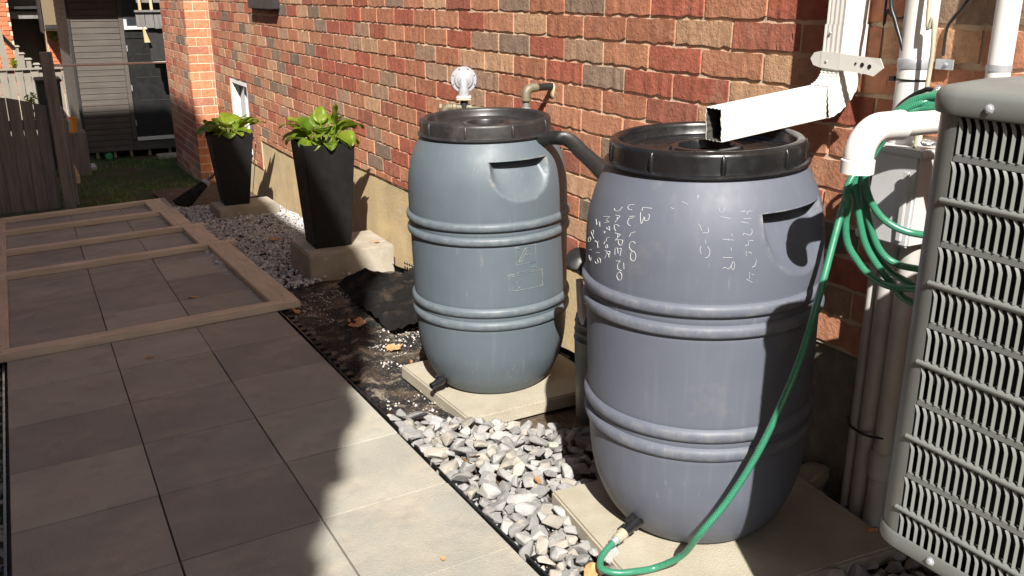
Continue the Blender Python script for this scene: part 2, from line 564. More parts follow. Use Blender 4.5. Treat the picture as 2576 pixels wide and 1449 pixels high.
def zground(y):
    pts = [(-80, 0.35), (-3, 0.24), (1.76, -0.01), (10.3, -0.475), (13, -0.56), (200, -0.7)]
    for (a, za), (b, zb) in zip(pts, pts[1:]):
        if y <= b: return za + (zb - za) * (y - a) / (b - a)
    return -0.7


# ground sheet
g = MB()
ys = [-80, -20, -3, 1.76, 5, 8, 10.3, 13, 20, 60, 200]
g.quad_strip([[(-120, y, zground(y)), (-10, y, zground(y)), (1.0, y, zground(y)), (10, y, zground(y)), (120, y, zground(y))] for y in ys], closed=False)


def lawn_extra(env, colo):
    f = env['mrange'](env['nz'](2.2, 6.0, 0.65), 0.40, 0.55, 0, 0.9)
    colo = env['mixc'](f, colo, (0.045, 0.075, 0.018))
    f = env['mrange'](env['nz'](3.0, 7.0, 0.7), 0.6, 0.7, 0, 0.7)
    return env['mixc'](f, colo, (0.24, 0.20, 0.14))


M_ground = mat('worn_lawn_soil', (0.085, 0.065, 0.045), 0.95, 0.3, 9, 0.8, 40, extra=lawn_extra, dist=0.03, spec=0.15)
tag(g.build('ground', M_ground), kind='structure')

# grass blades on the worn lawn by the shed
gr = MB()
for i in range(5200):
    x = rnd.uniform(0.3, 2.6); y = rnd.uniform(8.9, 12.75)
    if fbm((x, y, 0), 1.1) < -0.05 or (x > 1.7 and y < 12.0): continue
    z = zground(y); a = rnd.uniform(0, 2 * pi); h = rnd.uniform(0.02, 0.06); w = 0.005
    b = len(gr.v)
    dx, dy = cos(a) * w, sin(a) * w
    lx, ly = rnd.uniform(-0.03, 0.03), rnd.uniform(-0.03, 0.03)
    gr.v += [Vector((x - dx, y - dy, z)), Vector((x + dx, y + dy, z)), Vector((x + lx, y + ly, z + h))]
    gr.f.append((b, b + 1, b + 2))
M_grass = mat('grass_blade', (0.11, 0.18, 0.035), 0.7, 0.35, 6, 0)
tag(gr.build('grass', M_grass, fixn=False), 'short patchy grass in front of the dark shed', 'grass', kind='stuff')

# paved path: every paver a piece of it
path = MB()
for (y0, y1) in ((-3.0, 9.05),):
    path.quad_strip([[(-0.19, y, zpath(-0.19, y) - 0.030), (1.0 + 0.017 * (y - 1.7), y, zpath(1.0, y) - 0.030)] for y in (y0, 1, 3, 5, 7, y1)], closed=False)
M_joint = mat('paver_joint_sand', (0.075, 0.062, 0.05), 0.95, 0.3, 30, 0.6, 120, dist=0.006)
path_o = tag(path.build('path', M_joint), kind='structure')
col_x = [lambda y: -0.180, lambda y: 0.193 + 0.016 * y, lambda y: 0.595 + 0.0150 * y, lambda y: 0.988 + 0.0188 * y]
row_y = [-0.75, -0.31, 0.13, 0.57, 1.005, 1.445, 1.885, 2.32, 2.755, 3.195, 3.64, 4.085, 4.56, 5.09, 5.61, 6.13, 6.65, 7.15, 7.6, 8.05, 8.5, 8.95]
pav_cols = [(0.315, 0.302, 0.262), (0.355, 0.340, 0.29), (0.29, 0.277, 0.247), (0.37, 0.354, 0.298), (0.335, 0.320, 0.275), (0.305, 0.291, 0.257)]
for i, (ya, yb) in enumerate(zip(row_y, row_y[1:])):
    for k in range(3):
        pr = random.Random(i * 7 + k)
        gp = 0.0027
        gl = 0.0022
        dz = pr.uniform(-0.0012, 0.0012)
        sk = [pr.uniform(-0.0012, 0.0012) for _ in range(4)]
        c = [(col_x[k](ya) + gl + sk[0], ya + gp), (col_x[k + 1](ya) - gl + sk[1], ya + gp + sk[2]), (col_x[k + 1](yb) - gl + sk[1], yb - gp), (col_x[k](yb) + gl + sk[0], yb - gp + sk[3])]
        m = MB()
        m.hexa([(x, y, zpath(x, y) - 0.05 + dz) for x, y in c] + [(x, y, zpath(x, y) + dz) for x, y in c])
        o = m.build('paver', M_paver, path_o, bevel=0.0009, segs=1)
        cc = pav_cols[pr.randrange(6)]
        f = pr.uniform(0.93, 1.06)
        o.color = (cc[0] * f, cc[1] * f, cc[2] * f, 1)

# planting bed between path and house wall
bed = MB()
rings = []
for i in range(72):
    y = -2.6 + i * 0.175
    rings.append([(x, y, zbed(y) - 0.02 + 0.012 * fbm((x, y, 3), 4)) for x in (0.98 + 0.0188 * y + 0.02, 1.15, 1.3, 1.45, 1.6, 1.75, 1.9, 2.02)])
bed.quad_strip(rings, closed=False)
bed_o = tag(bed.build('planting_bed', M_soil), kind='structure')

# plastic edging along the path
ed = thing('plastic_edging', 'black plastic paver edging strip along the right side of the path', 'edging', (1.05, 3, zpath(1.05, 3)))
m = MB()
for (x0f, w, h0, h1) in ((0.006, 0.006, -0.04, 0.006), (0.012, 0.045, -0.035, -0.018)):
    rr = []
    for i in range(60):
        y = -0.5 + i * 0.086
        x = col_x[3](y) + x0f + 0.003 * sin(y * 5)
        z = zpath(1.05, y)
        rr.append([(x, y, z + h0), (x + w, y, z + h0), (x + w, y, z + h1), (x, y, z + h1)])
    m.quad_strip(rr, closed=True)
m.build('edge_strip', M_blackplastic, ed)
for i in range(40):
    y = 1.3 + i * 0.082
    x = col_x[3](y) + 0.03
    mm = MB().box((x, y, zpath(1.05, y) - 0.022), (x + 0.028, y + 0.035, zpath(1.05, y) - 0.008))
    mm.build('edging_tab', M_blackplastic, ed, bevel=0.002, segs=1)
el = thing('plastic_edging', 'black plastic edging strip along the left side of the path', 'edging', (-0.19, 3, zpath(-0.19, 3)))
m = MB()
rr = []
for i in range(40):
    y = 0 + i * 0.12
    x = -0.19
    z = zpath(x, y)
    rr.append([(x - 0.008, y, z - 0.05), (x, y, z - 0.05), (x, y, z - 0.004), (x - 0.008, y, z - 0.004)])
m.quad_strip(rr, closed=True)
m.build('edge_strip', M_blackplastic, el)

# ------------------------------------------------------------------ brick house
WX = 1.98
house = thing('brick_house', 'red and brown brick house wall running along the path', 'house', (WX, 5, 0))
CH = 0.0889
Z0 = 1.4315                        # bottom of one brick course
PIT = 0.2805


def found_top(y):
    if y < 2.12: return 0.5425
    if y < 6.05: return 0.409
    if y < 8.45: return 0.2313
    return -0.036


PAL = [((0.37, 0.115, 0.073), 26), ((0.45, 0.205, 0.120), 40), ((0.41, 0.170, 0.100), 30), ((0.49, 0.29, 0.175), 13), ((0.26, 0.18, 0.13), 11), ((0.20, 0.15, 0.115), 6), ((0.33, 0.120, 0.08), 12), ((0.37, 0.23, 0.155), 11)]


def pick(r):
    t = r.uniform(0, sum(w for _, w in PAL))
    for c, w in PAL:
        t -= w
        if t <= 0: break
    f = r.uniform(0.9, 1.12)
    return (c[0] * f, c[1] * f, c[2] * f, 1)


def brick_geo(L, H, seed, D=0.05, n=11, smooth=False):
    """front face toward -x at x=0; origin at brick centre of face; y length, z height"""
    r = random.Random(seed)
    v, f = [], []
    top, bot = [], []
    for i in range(n):
        y = -L / 2 + L * i / (n - 1)
        if 0 < i < n - 1: y += r.uniform(-0.25, 0.25) * L / (n - 1)
        a = 0.0010 if smooth else 0.0022
        tz = H / 2 - abs(r.gauss(0, a * 0.8))
        bz = -H / 2 + r.gauss(0.001, a)
        if not smooth and r.random() < 0.22: bz += r.uniform(0.002, 0.006)
        fx = r.uniform(-0.0012, 0.0008)
        top.append((y, tz, fx)); bot.append((y, bz, fx + r.uniform(-0.0015, 0.0005)))
    for y, z, x in bot: v.append((x, y, z))
    for y, z, x in top: v.append((x, y, z))
    for y, z, x in bot: v.append((D, y, z))
    for y, z, x in top: v.append((D, y, z))
    for i in range(n - 1):
        f.append((i, n + i, n + i + 1, i + 1))
        f.append((i, i + 1, 2 * n + i + 1, 2 * n + i))
        f.append((n + i, 3 * n + i, 3 * n + i + 1, n + i + 1))
    f.append((0, 2 * n, 3 * n, n))
    f.append((n - 1, 2 * n - 1, 4 * n - 1, 3 * n - 1))
    return v, f


def mesh_from(name, v, f, m):
    me = bpy.data.meshes.new(name)
    me.from_pydata(v, [], f)
    me.materials.append(m)
    me.update()
    return me


BL, BH = PIT - 0.011, CH - 0.0105
VAR = [mesh_from('brick', *brick_geo(BL, BH, 100 + i), M_brick) for i in range(12)]
GEO = [brick_geo(BL, BH, 100 + i) for i in range(12)]
WIN = (8.83, 9.56, 0.07, 0.714)
slots = []       # (ycentre, zcentre, length, height, rotated, face)
for k in range(-17, 20):
    zb = Z0 - CH * k
    off = PIT / 2 if k % 2 else 0.0
    n0 = int((-2.0 - 3.489) / PIT)
    for n in range(n0, 26):
        ya = 3.489 + off - PIT / 2 + 0 + PIT * n - PIT / 2
        yb = ya + PIT
        ya2, yb2 = max(ya, -2.0), min(yb, 10.30)
        if yb2 - ya2 < 0.03: continue
        segs = [(ya2, yb2)]
        # foundation steps and window cut the courses
        zt = zb + BH
        for e in (2.12, 6.05, 8.45):
            segs = [q for (a, b) in segs for q in (((a, e), (e, b)) if a < e - 0.02 and b > e + 0.02 and found_top(a) != found_top(b) and zb < found_top(e - 0.01) - 0.01 else ((a, b),))]
        for a, b in segs:
            ft = found_top((a + b) / 2)
            lo = zb
            if zt < ft + 0.01: continue
            if lo < ft: lo = ft
            h = zt - lo
            if b > WIN[0] and a < WIN[1] and zt > WIN[2] and lo < WIN[3]:
                for (c, d) in ((a, WIN[0]), (WIN[1], b)):
                    if d - c > 0.03: slots.append((c, d, lo, h))
                continue
            slots.append((a, b, lo, h))


def px_size(y, z):
    d = Vector((WX, y, z - 1.5))
    vx = d @ cam_right
    vy = d @ cam_up
    vz = d @ cam_fwd
    if vz < 0.2: return 0
    u, w = vx / vz * 2300, vy / vz * 2300
    if abs(u) > 1330 or abs(w) > 790: return 0
    return 1.0 / vz / (1 + abs(y) * 0.3)


Rm = cam.rotation_euler.to_matrix()
cam_right, cam_up, cam_fwd = Rm @ Vector((1, 0, 0)), Rm @ Vector((0, 1, 0)), Rm @ Vector((0, 0, -1))


def hidden(y, z):
    # behind barrels or the condenser as seen from the camera
    d = Vector((WX, y, z - 1.5))
    u = 1288 + d.dot(cam_right) / d.dot(cam_fwd) * 2300
    w = 724 - d.dot(cam_up) / d.dot(cam_fwd) * 2300
    if 1560 < u < 2010 and w > 460: return True
    if 1080 < u < 1370 and w > 360: return True
    if u > 2330 and w > 260: return True
    return False


order = sorted(range(len(slots)), key=lambda i: -((px_size((slots[i][0] + slots[i][1]) / 2, slots[i][2] + slots[i][3] / 2)) * (0.0 if hidden((slots[i][0] + slots[i][1]) / 2, slots[i][2] + slots[i][3] / 2) else 1)))
single = set(order[:292])
rest = MB()


def add_rest(geo, org, sx, sy, sz, colr, M=None):
    b = len(rest.v)
    for (x, y, z) in geo[0]:
        p = Vector((x * sx, y * sy, z * sz))
        if M: p = M @ p
        rest.colr[len(rest.v)] = colr
        rest.v.append(Vector(org) + p)
    rest.f.extend(tuple(b + i for i in f) for f in geo[1])


for i, (a, b, lo, h) in enumerate(slots):
    r = random.Random(1000 + i)
    L = b - a - 0.011
    sy, sz = L / BL, h / BH
    if L <= 0.01: continue
    vi = r.randrange(12)
    flip = -1 if r.random() < 0.5 else 1
    yc, zc = (a + b) / 2, lo + h / 2
    xo = WX - 0.0004 + r.uniform(-0.0013, 0.0010)
    cl = pick(r)
    if i in single:
        o = put('brick', VAR[vi], house, (xo, yc, zc), scale=(1, sy, sz))
        o.color = cl
    else:
        add_rest(GEO[vi], (xo, yc, zc), 1, sy, sz, cl)

# projecting corner pier at the far end: smooth orange bricks on its front, headers down its side
PX0, PY0, PY1 = 1.735, 10.30, 11.90
SG = [brick_geo(BL, BH, 300 + i, n=7, smooth=True) for i in range(6)]
Mf = Matrix.Rotation(radians(90), 3, 'Z')       # front toward -y
for k in range(-17, 26):
    zb = Z0 - CH * k
    if zb < -0.75: continue
    zc = zb + BH / 2
    r = random.Random(5000 + k)
    cuts = [(PX0, PX0 + 0.09), (PX0 + 0.09, WX)] if k % 2 else [(PX0, WX - 0.03), (WX - 0.03, WX)]
    for (a, b) in cuts:
        L = b - a - 0.009
        f = r.uniform(0.88, 1.1)
        base = (0.50, 0.20, 0.105) if r.random() < 0.75 else (0.40, 0.17, 0.11)
        add_rest(SG[r.randrange(6)], ((a + b) / 2, PY0 + 0.001, zc), 1, L / BL, 1, (base[0] * f, base[1] * f, base[2] * f, 1), Mf)
    y = PY0 + 0.006 - (PIT / 2 if k % 2 else 0)
    while y < PY1:
        a, b = max(y, PY0 + 0.01), min(y + PIT, PY1)
        if b - a > 0.04:
            add_rest(GEO[r.randrange(12)], (PX0 + 0.001 + r.uniform(-0.001, 0.001), (a + b) / 2, zc), 1, (b - a - 0.011) / BL, 1, pick(r))
        y += PIT
ro = rest.build('brick', M_brick_a, house, fixn=True)
tag(ro, kind='stuff')
# mortar backing with a hole for the window
mx = WX + 0.0038
m = MB()
for (y0, y1, z0, z1) in ((-6.0, 2.12, 0.53, 4.6), (2.12, 6.05, 0.40, 4.6), (6.05, 8.45, 0.222, 4.6), (8.45, WIN[0], -0.045, 4.6), (WIN[0], WIN[1], WIN[3], 4.6), (WIN[0], WIN[1], -0.045, WIN[2]), (WIN[1], 10.305, -0.045, 4.6)):
    m.box((mx, y0, z0), (mx + 0.20, y1, z1))
m.box((PX0 + 0.0045, PY0 + 0.0045, -0.9), (WX + 0.2, PY1, 4.6))
m.build('wall', M_mortar, house)
m = MB()
rr = []
fx = WX + 0.009
for (y0, y1, zt) in ((-6.0, 2.12, 0.5425), (2.12, 6.05, 0.409), (6.05, 8.45, 0.2313), (8.45, 10.29, -0.036)):
    q = MB().box((fx, y0, -0.9), (fx + 0.3, y1 - 0.0005, zt - 0.002))
    q.build('foundation', M_conc if y0 < 0 else M_parge, house)
# roof edge above, out of the picture
m = MB().box((WX - 0.45, -6.3, 4.6), (5.0, 12.2, 4.75))
m.build('eave', M_vinyl, house)
# small basement window
m = MB()
y0, y1, z0, z1 = WIN
xi = WX + 0.075
m.box((WX + 0.006, y1 - 0.055, z0), (xi + 0.03, y1 - 0.001, z1 - 0.001))
m.box((WX + 0.006, y0 + 0.001, z0), (xi + 0.03, y0 + 0.055, z1 - 0.001))
m.box((WX + 0.006, y0 + 0.055, z1 - 0.05), (xi + 0.03, y1 - 0.055, z1 - 0.001))
m.box((WX - 0.02, y0 + 0.001, z0 - 0.03), (xi + 0.03, y1 - 0.001, z0 + 0.03))
wf = m.build('window', M_vinyl, house, bevel=0.003, segs=1)
m = MB().box((xi, y0 + 0.055, z0 + 0.03), (xi + 0.02, y1 - 0.055, z1 - 0.05))
m.build('pane', M_glass, wf)
m = MB().box((xi - 0.025, y0 + 0.32, z0 + 0.03), (xi - 0.002, y0 + 0.37, z1 - 0.05))
m.build('sash', M_vinyl, wf)

# dark vent hood high on the wall
vh = thing('wall_vent', 'black box vent hood on the brick wall at the top edge', 'vent', (1.9, 7.87, 1.385))
m = MB().hexa([(1.925, 7.46, 1.385), (1.979, 7.46, 1.385), (1.979, 8.29, 1.385), (1.925, 8.29, 1.385), (1.94, 7.46, 1.80), (1.979, 7.46, 1.80), (1.979, 8.29, 1.80), (1.94, 8.29, 1.80)])
m.build('hood', M_trim, vh, bevel=0.006)
m = MB().box((1.935, 7.55, 1.375), (1.97, 8.2, 1.384))
m.build('grille', M_dark, vh)

# dimpled black membrane at the foot of the foundation
dm = thing('dimple_membrane', 'black dimpled drainage membrane against the foundation behind the barrels', 'membrane', (1.98, 4, 0))
m = MB()
rr = []
for i in range(90):
    y = 1.3 + i * 0.055
    rr.append([(1.955 + 0.010 * sin(y * 7) - 0.02 * (j == 3), y, zbed(y) - 0.03 + (0.05 + 0.045 * (0.5 + 0.5 * fbm((y, 0, 1), 1.3))) * j / 2.2 * (1 if y < 5.9 else 0.45)) for j in range(4)])
m.quad_strip(rr, closed=False)
sh = m.build('sheet', M_cloth, dm, smooth=60)
dimple = MB().lathe([(0.009, 0), (0.0075, 0.006), (0.004, 0.008)], 6, cap1=True, M=Matrix.Rotation(radians(-90), 3, 'Y')).mesh('dimple', M_blackplastic, smooth=60)
for i in range(44):
    for j in range(4):
        y = 3.55 + i * 0.032
        put('dimple', dimple, dm, (1.950 + 0.010 * sin(y * 7), y, zbed(y) + 0.005 + j * 0.027))

# ------------------------------------------------------------------ landscape fabric
lf = MB()
rings = []
for i in range(90):
    y = 2.72 + i * 0.0265
    row = []
    for j in range(40):
        x = 1.075 + 0.0188 * (y - 3) + j * 0.0228
        fade = min(1, j / 3.0)
        z = zbed(y) - 0.004 + fade * (0.018 * fbm((x * 1.6, y * 1.1, 0), 3.2, 3) + 0.016 * max(0, fbm((x * 2, y * 0.6, 5), 2.6, 2)))
        z += 0.028 * math.exp(-((x - 1.23 - 0.25 * (y - 3.7)) / 0.028) ** 2) * (1 if 3.0 < y < 4.4 else 0) * fade * 0.8
        row.append((x, y, z + 0.004))
    rings.append(row)
lf.quad_strip(rings, closed=False)
tag(lf.build('landscape_fabric', M_fabric, smooth=180), 'wrinkled black landscape fabric dusted with dirt and grit beside the path', 'fabric')
# folded flap of fabric by the far barrel
fl = MB()
rings = []
for i in range(26):
    t = i / 25
    row = []
    for j in range(22):
        s = j / 21
        x = 1.50 + 0.42 * s - 0.06 * t
        y = 4.86 - 1.05 * t - 0.30 * s * (1 - t)
        h = 0.075 * (1 - t) ** 1.2 * (0.35 + 0.65 * s) + 0.035 * sin(s * 7 + t * 5) * 0.5 + 0.03
        h *= min(1, s * 6 + 0.05)
        h += 0.05 * abs(fbm((x, y, 4), 7.5, 4)) + 0.02 * abs(sin(s * 9 + 3 * fbm((x, y, 8), 3)))
        row.append((x, y, zbed(y) + 0.008 + h * 0.95 + 0.014 * fbm((x, y, 9), 8)))
    rings.append(row)
fl.quad_strip(rings, closed=False)
tag(fl.build('fabric_flap', M_cloth, smooth=35), 'loose fold of black fabric lying between the planter block and far barrel', 'fabric')

# ------------------------------------------------------------------ stones
def hull_mesh(seed, name, m, pts=15, flat=0.7, mesh=True):
    r = random.Random(seed)
    bm = bmesh.new()
    for _ in range(pts):
        v = Vector((r.gauss(0, 1), r.gauss(0, 1), r.gauss(0, 1))).normalized() * r.uniform(0.8, 1.08)
        bm.verts.new((v.x * r.uniform(0.9, 1.1), v.y * 0.8, v.z * flat))
    res = bmesh.ops.convex_hull(bm, input=bm.verts)
    junk = [e for e in res['geom_interior'] if isinstance(e, bmesh.types.BMVert)]
    bmesh.ops.delete(bm, geom=junk, context='VERTS')
    bmesh.ops.recalc_face_normals(bm, faces=bm.faces)
    if mesh:
        bmesh.ops.bevel(bm, geom=list(bm.edges), offset=0.06, segments=1, affect='EDGES')
        me = bpy.data.meshes.new(name)
        bm.to_mesh(me)
        me.materials.append(m)
        bm.free()
        return me
    bm.verts.index_update()
    out = ([tuple(v.co) for v in bm.verts], [tuple(x.index for x in f.verts) for f in bm.faces])
    bm.free()
    return out


STONES = [hull_mesh(i, 'stone', M_stone, rnd.randint(11, 16), rnd.uniform(0.55, 0.8)) for i in range(14)]
STONE_G = [hull_mesh(50 + i, '', None, 10, 0.65, False) for i in range(8)]
PEB_G = [hull_mesh(80 + i, '', None, 8, 0.7, False) for i in range(8)]

NEAR_PAD = [(1.238, 2.037), (1.162, 1.403), (1.858, 1.321), (1.938, 1.95)]
FAR_PAD = [(1.274, 3.309), (1.289, 2.698), (1.892, 2.673), (1.885, 3.303)]


def inside(p, poly, grow=0.0):
    cx = sum(q[0] for q in poly) / 4; cy = sum(q[1] for q in poly) / 4
    pg = [(cx + (q[0] - cx) * (1 + grow), cy + (q[1] - cy) * (1 + grow)) for q in poly]
    c = False
    for (x1, y1), (x2, y2) in zip(pg, pg[1:] + pg[:1]):
        if (y1 > p[1]) != (y2 > p[1]) and p[0] < (x2 - x1) * (p[1] - y1) / (y2 - y1) + x1: c = not c
    return c


def stone_col(r):
    t = r.random()
    if t < 0.72:
        v = r.uniform(0.20, 0.34); return (v, v * 0.985, v * 0.96, 1)
    if t < 0.92:
        v = r.uniform(0.24, 0.38); return (v, v * 0.92, v * 0.80, 1)
    v = r.uniform(0.18, 0.28); return (v, v * 0.98, v * 0.97, 1)


cand = []
sr = random.Random(21)
tries = 0
while tries < 60000 and len(cand) < 1100:
    tries += 1
    y = sr.uniform(1.1, 2.95)
    x = sr.uniform(1.045 + 0.0188 * (y - 1.7), 1.93)
    s = sr.uniform(0.021, 0.041)
    if y > 2.93 - (x - 1.05) * 0.9: continue
    if inside((x, y), NEAR_PAD, -0.02) or inside((x, y), FAR_PAD, -0.02): continue
    if any((x - q[0]) ** 2 + (y - q[1]) ** 2 < (0.66 * (s + q[2])) ** 2 for q in cand): continue
    cand.append((x, y, s))
vis = sorted(cand, key=lambda q: (q[0] > 1.62) * 5 + (q[1] < 1.45) * 3 + abs(q[1] - 2.0) * 0.2 + q[0])
for n, (x, y, s) in enumerate(vis[:295]):
    r = random.Random(3000 + n)
    z = zbed(y) + s * 0.5 + r.uniform(0.004, 0.022)
    o = put('stone', STONES[r.randrange(14)], bed_o, (x, y, z), rot=(r.uniform(-0.6, 0.6), r.uniform(-0.6, 0.6), r.uniform(0, 6.28)), scale=(s * r.uniform(1.1, 1.45), s * r.uniform(1.05, 1.3), s * r.uniform(0.95, 1.2)))
    o.color = stone_col(r)


def scatter(name, items, geos, m, parent):
    mb = MB()
    for (x, y, z, s, cl, r) in items:
        M = Matrix.Rotation(r.uniform(0, 6.28), 3, 'Z') @ Matrix.Rotation(r.uniform(-1, 1), 3, 'X')
        gv, gf = geos[r.randrange(len(geos))]
        b = len(mb.v)
        for q in gv:
            mb.colr[len(mb.v)] = cl
            mb.v.append(Vector((x, y, z)) + M @ (Vector(q) * s))
        mb.f.extend(tuple(b + i for i in f) for f in gf)
    o = mb.build(name, m, parent, fixn=False)
    o['kind'] = 'stuff'
    return o


low = []
for (x, y, s) in vis[295:]:
    r = random.Random(int(x * 9999))
    low.append((x, y, zbed(y) + s * 0.5 + 0.006, s * 1.2, stone_col(r), r))
for i in range(2600):                                   # smaller chips filling the gaps underneath
    r = random.Random(9000 + i)
    y = r.uniform(1.05, 2.95); x = r.uniform(1.045 + 0.0188 * (y - 1.7), 1.93)
    if y > 2.93 - (x - 1.05) * 0.9 or inside((x, y), NEAR_PAD) or inside((x, y), FAR_PAD): continue
    low.append((x, y, zbed(y) - 0.004 + r.uniform(0, 0.008), r.uniform(0.012, 0.024), stone_col(r), r))
scatter('stone', low, STONE_G, M_stone_a, bed_o)
# small gravel round the planter blocks
peb = []
BLK = [[(1.41, 5.08), (1.945, 5.08), (1.945, 5.50), (1.41, 5.50)], [(1.37, 7.5), (1.88, 7.5), (1.88, 7.86), (1.37, 7.86)]]
for i in range(9500):
    r = random.Random(20000 + i)
    y = r.uniform(4.62, 8.9); x = r.uniform(1.02, 1.965)
    edge = 4.98 - 0.35 * max(0, (x - 1.15)) * 0 + 0.25 * (x - 1.2) + 0.05 * fbm((x, y, 0), 6)
    if y < edge or inside((x, y), BLK[0], -0.02) or inside((x, y), BLK[1], -0.02): continue
    if y > 8.3 + 0.2 * fbm((x, y, 2), 3): continue
    v = r.uniform(0.32, 0.58); w = r.uniform(0.93, 1.0)
    cl = (v, v * w, v * w * 0.98, 1)
    peb.append((x, y, zbed(y) + 0.004 + 0.025 * max(0, fbm((x, y, 7), 1.6)) + r.uniform(0, 0.014), r.uniform(0.010, 0.021), cl, r))
for i in range(1900):                                   # stray grit on the fabric
    r = random.Random(40000 + i)
    y = r.uniform(2.75, 4.85); x = r.uniform(1.10, 1.75)
    if fbm((x * 1.0, y * 1.0, 11), 3.2) < 0.16 - (0.2 if abs(x - 1.28 - 0.12 * (3.4 - y)) < 0.05 and y < 3.9 else 0): continue
    v = r.uniform(0.3, 0.55)
    peb.append((x, y, zbed(y) + 0.016 * max(0, fbm((x * 1.6, y * 1.1, 0), 3.2, 3)) + 0.006, r.uniform(0.003, 0.009), (v, v * 0.94, v * 0.86, 1), r))
for i in range(900):                                    # strip left of the path
    r = random.Random(60000 + i)
    y = r.uniform(1.8, 4.6); x = r.uniform(-0.5, -0.205)
    v = r.uniform(0.14, 0.4)
    peb.append((x, y, zground(y) + 0.01, r.uniform(0.01, 0.025), (v, v * 0.95, v * 0.88, 1), r))
scatter('gravel', peb, PEB_G, M_stone_a, bed_o)
# two big brown boulders by the condenser and at the wall foot
for (x, y, z, s, lab) in ((1.745, 1.30, 0.06, (0.13, 0.09, 0.07), 'large brown boulder under the condenser at the bottom edge'), (1.94, 1.70, 0.14, (0.06, 0.07, 0.08), 'rounded brown stone behind the near barrel at the wall')):
    o = put('boulder', STONES[3], None, (x, y, z), rot=(0.3, 0.2, 1.0), scale=s)
    o.color = (0.30, 0.22, 0.15, 1)
    tag(o, lab, 'boulder')
CHALK = [[[-165.7,887],[-168.6,884],[-169.5,878],[-168.4,874],[-166.3,874]],[[-155.3,885],[-160.4,884],[-160.5,876]],[[-161.1,873],[-160.5,860],[-159.4,848],[-158.6,864],[-157.8,856],[-156.1,860],[-156.0,869],[-156.8,871]],[[-163.9,862],[-167.1,859]],[[-164.6,858],[-167.2,854],[-167.4,845],[-166.6,840],[-165.3,839]],[[-162.1,828],[-164.5,823],[-165.1,814]],[[-161.4,801],[-162.7,805],[-164.4,800],[-164.6,790],[-163.2,783],[-161.6,781],[-160.7,774],[-160.9,764],[-162.0,759],[-163.4,763],[-163.6,775],[-162.8,782]],[[-172.9,876],[-174.1,867],[-176.0,863],[-177.7,864],[-178.3,868]],[[-176.3,854],[-173.0,855],[-175.6,838]],[[-174.8,851],[-174.2,845]],[[-172.1,832],[-174.0,834],[-175.7,832],[-175.5,825],[-174.0,819]],[[-174.5,814],[-170.7,814],[-173.5,797]],[[-172.4,814],[-172.3,804]],[[-173.8,798],[-169.4,802],[-168.8,797],[-169.7,789],[-171.1,791],[-171.7,799]],[[-169.3,782],[-173.3,779],[-173.2,762]],[[-171.7,780],[-171.1,768]],[[-169.3,782],[-169.8,764]],[[-172.4,748],[-169.6,751],[-171.2,741],[-171.1,730],[-168.6,728]],[[-167.4,749],[-167.1,734]],[[-170.0,724],[-171.4,716],[-171.4,709],[-170.2,703],[-168.7,707],[-168.4,718],[-169.2,723],[-170.0,724]],[[174.5,841],[180.0,847],[177.0,836],[-179.8,834],[176.2,828]],[[-179.5,825],[-178.3,816],[179.3,817],[178.9,820]],[[177.2,809],[177.7,804],[178.7,810]],[[-178.1,799],[179.9,796],[179.7,787],[178.3,785],[178.2,778]],[[-179.4,780],[179.6,775],[-179.7,771],[-178.6,774],[-179.1,778],[-179.4,780]],[[179.1,763],[-176.8,766],[-177.0,757],[-179.0,760],[-179.6,762]],[[-178.1,760],[-177.2,751]],[[179.2,744],[-178.9,759]],[[167.3,827],[169.1,814],[170.3,824],[172.1,825]],[[171.8,824],[172.7,815]],[[167.3,778],[164.5,785],[162.7,790],[164.7,796],[166.3,795],[165.9,787]],[[158.8,769],[158.3,759],[161.9,762],[163.2,771],[161.3,774]],[[169.0,776],[172.3,775],[173.2,779]],[[168.9,772],[172.0,774],[172.8,762]],[[169.5,742],[171.4,748],[174.0,751]],[[169.9,723],[171.5,720],[173.3,725],[172.7,734],[174.5,738],[175.6,735],[175.4,727]],[[160.4,739],[164.7,746]],[[160.9,726],[161.7,718],[164.1,716],[164.6,726]]]
FAINT = [[[-133.4,912],[-133.4,918],[-132.9,920],[-133.0,915]],[[-141.0,905],[-137.7,899]],[[-146.0,891],[-144.2,888]],[[-132.5,860],[-131.5,855],[-130.8,846]],[[-130.4,840],[-128.0,841],[-127.7,847],[-128.3,852]],[[-129.1,825],[-128.8,817]],[[-130.7,811],[-131.2,806],[-131.0,798],[-130.5,794]],[[-128.0,811],[-127.0,803],[-127.0,793],[-127.9,786],[-129.0,785]],[[-123.3,894],[-122.9,886],[-121.9,884],[-120.8,887],[-120.7,893]],[[-122.5,875],[-117.9,871]],[[-117.8,838],[-117.3,833]],[[-121.6,827],[-116.5,824]],[[-119.2,829],[-119.0,823]],[[-117.9,808],[-117.6,801]],[[-121.3,786],[-117.1,785]],[[-121.2,761],[-120.0,763],[-118.7,759],[-117.6,767],[-116.9,775],[-116.2,772],[-116.2,762],[-117.0,757],[-117.6,766]],[[-113.0,885],[-110.4,885]],[[-107.1,884],[-109.5,884],[-110.1,878]],[[-111.9,869],[-108.4,869]],[[-113.4,863],[-109.7,859]],[[-112.5,833],[-112.0,838],[-109.6,833],[-108.3,837],[-108.2,844],[-108.8,846]],[[-111.6,810],[-110.0,812],[-110.2,821]],[[-109.8,821],[-107.9,821]],[[-111.0,798],[-111.2,791],[-110.8,787]],[[-110.2,794],[-109.0,796],[-108.8,790]],[[-106.5,778],[-106.4,771],[-107.1,762],[-108.3,760]],[[-109.3,750],[-109.2,733]],[[-108.4,744],[-107.2,742]],[[-110.5,733],[-107.8,724]]]
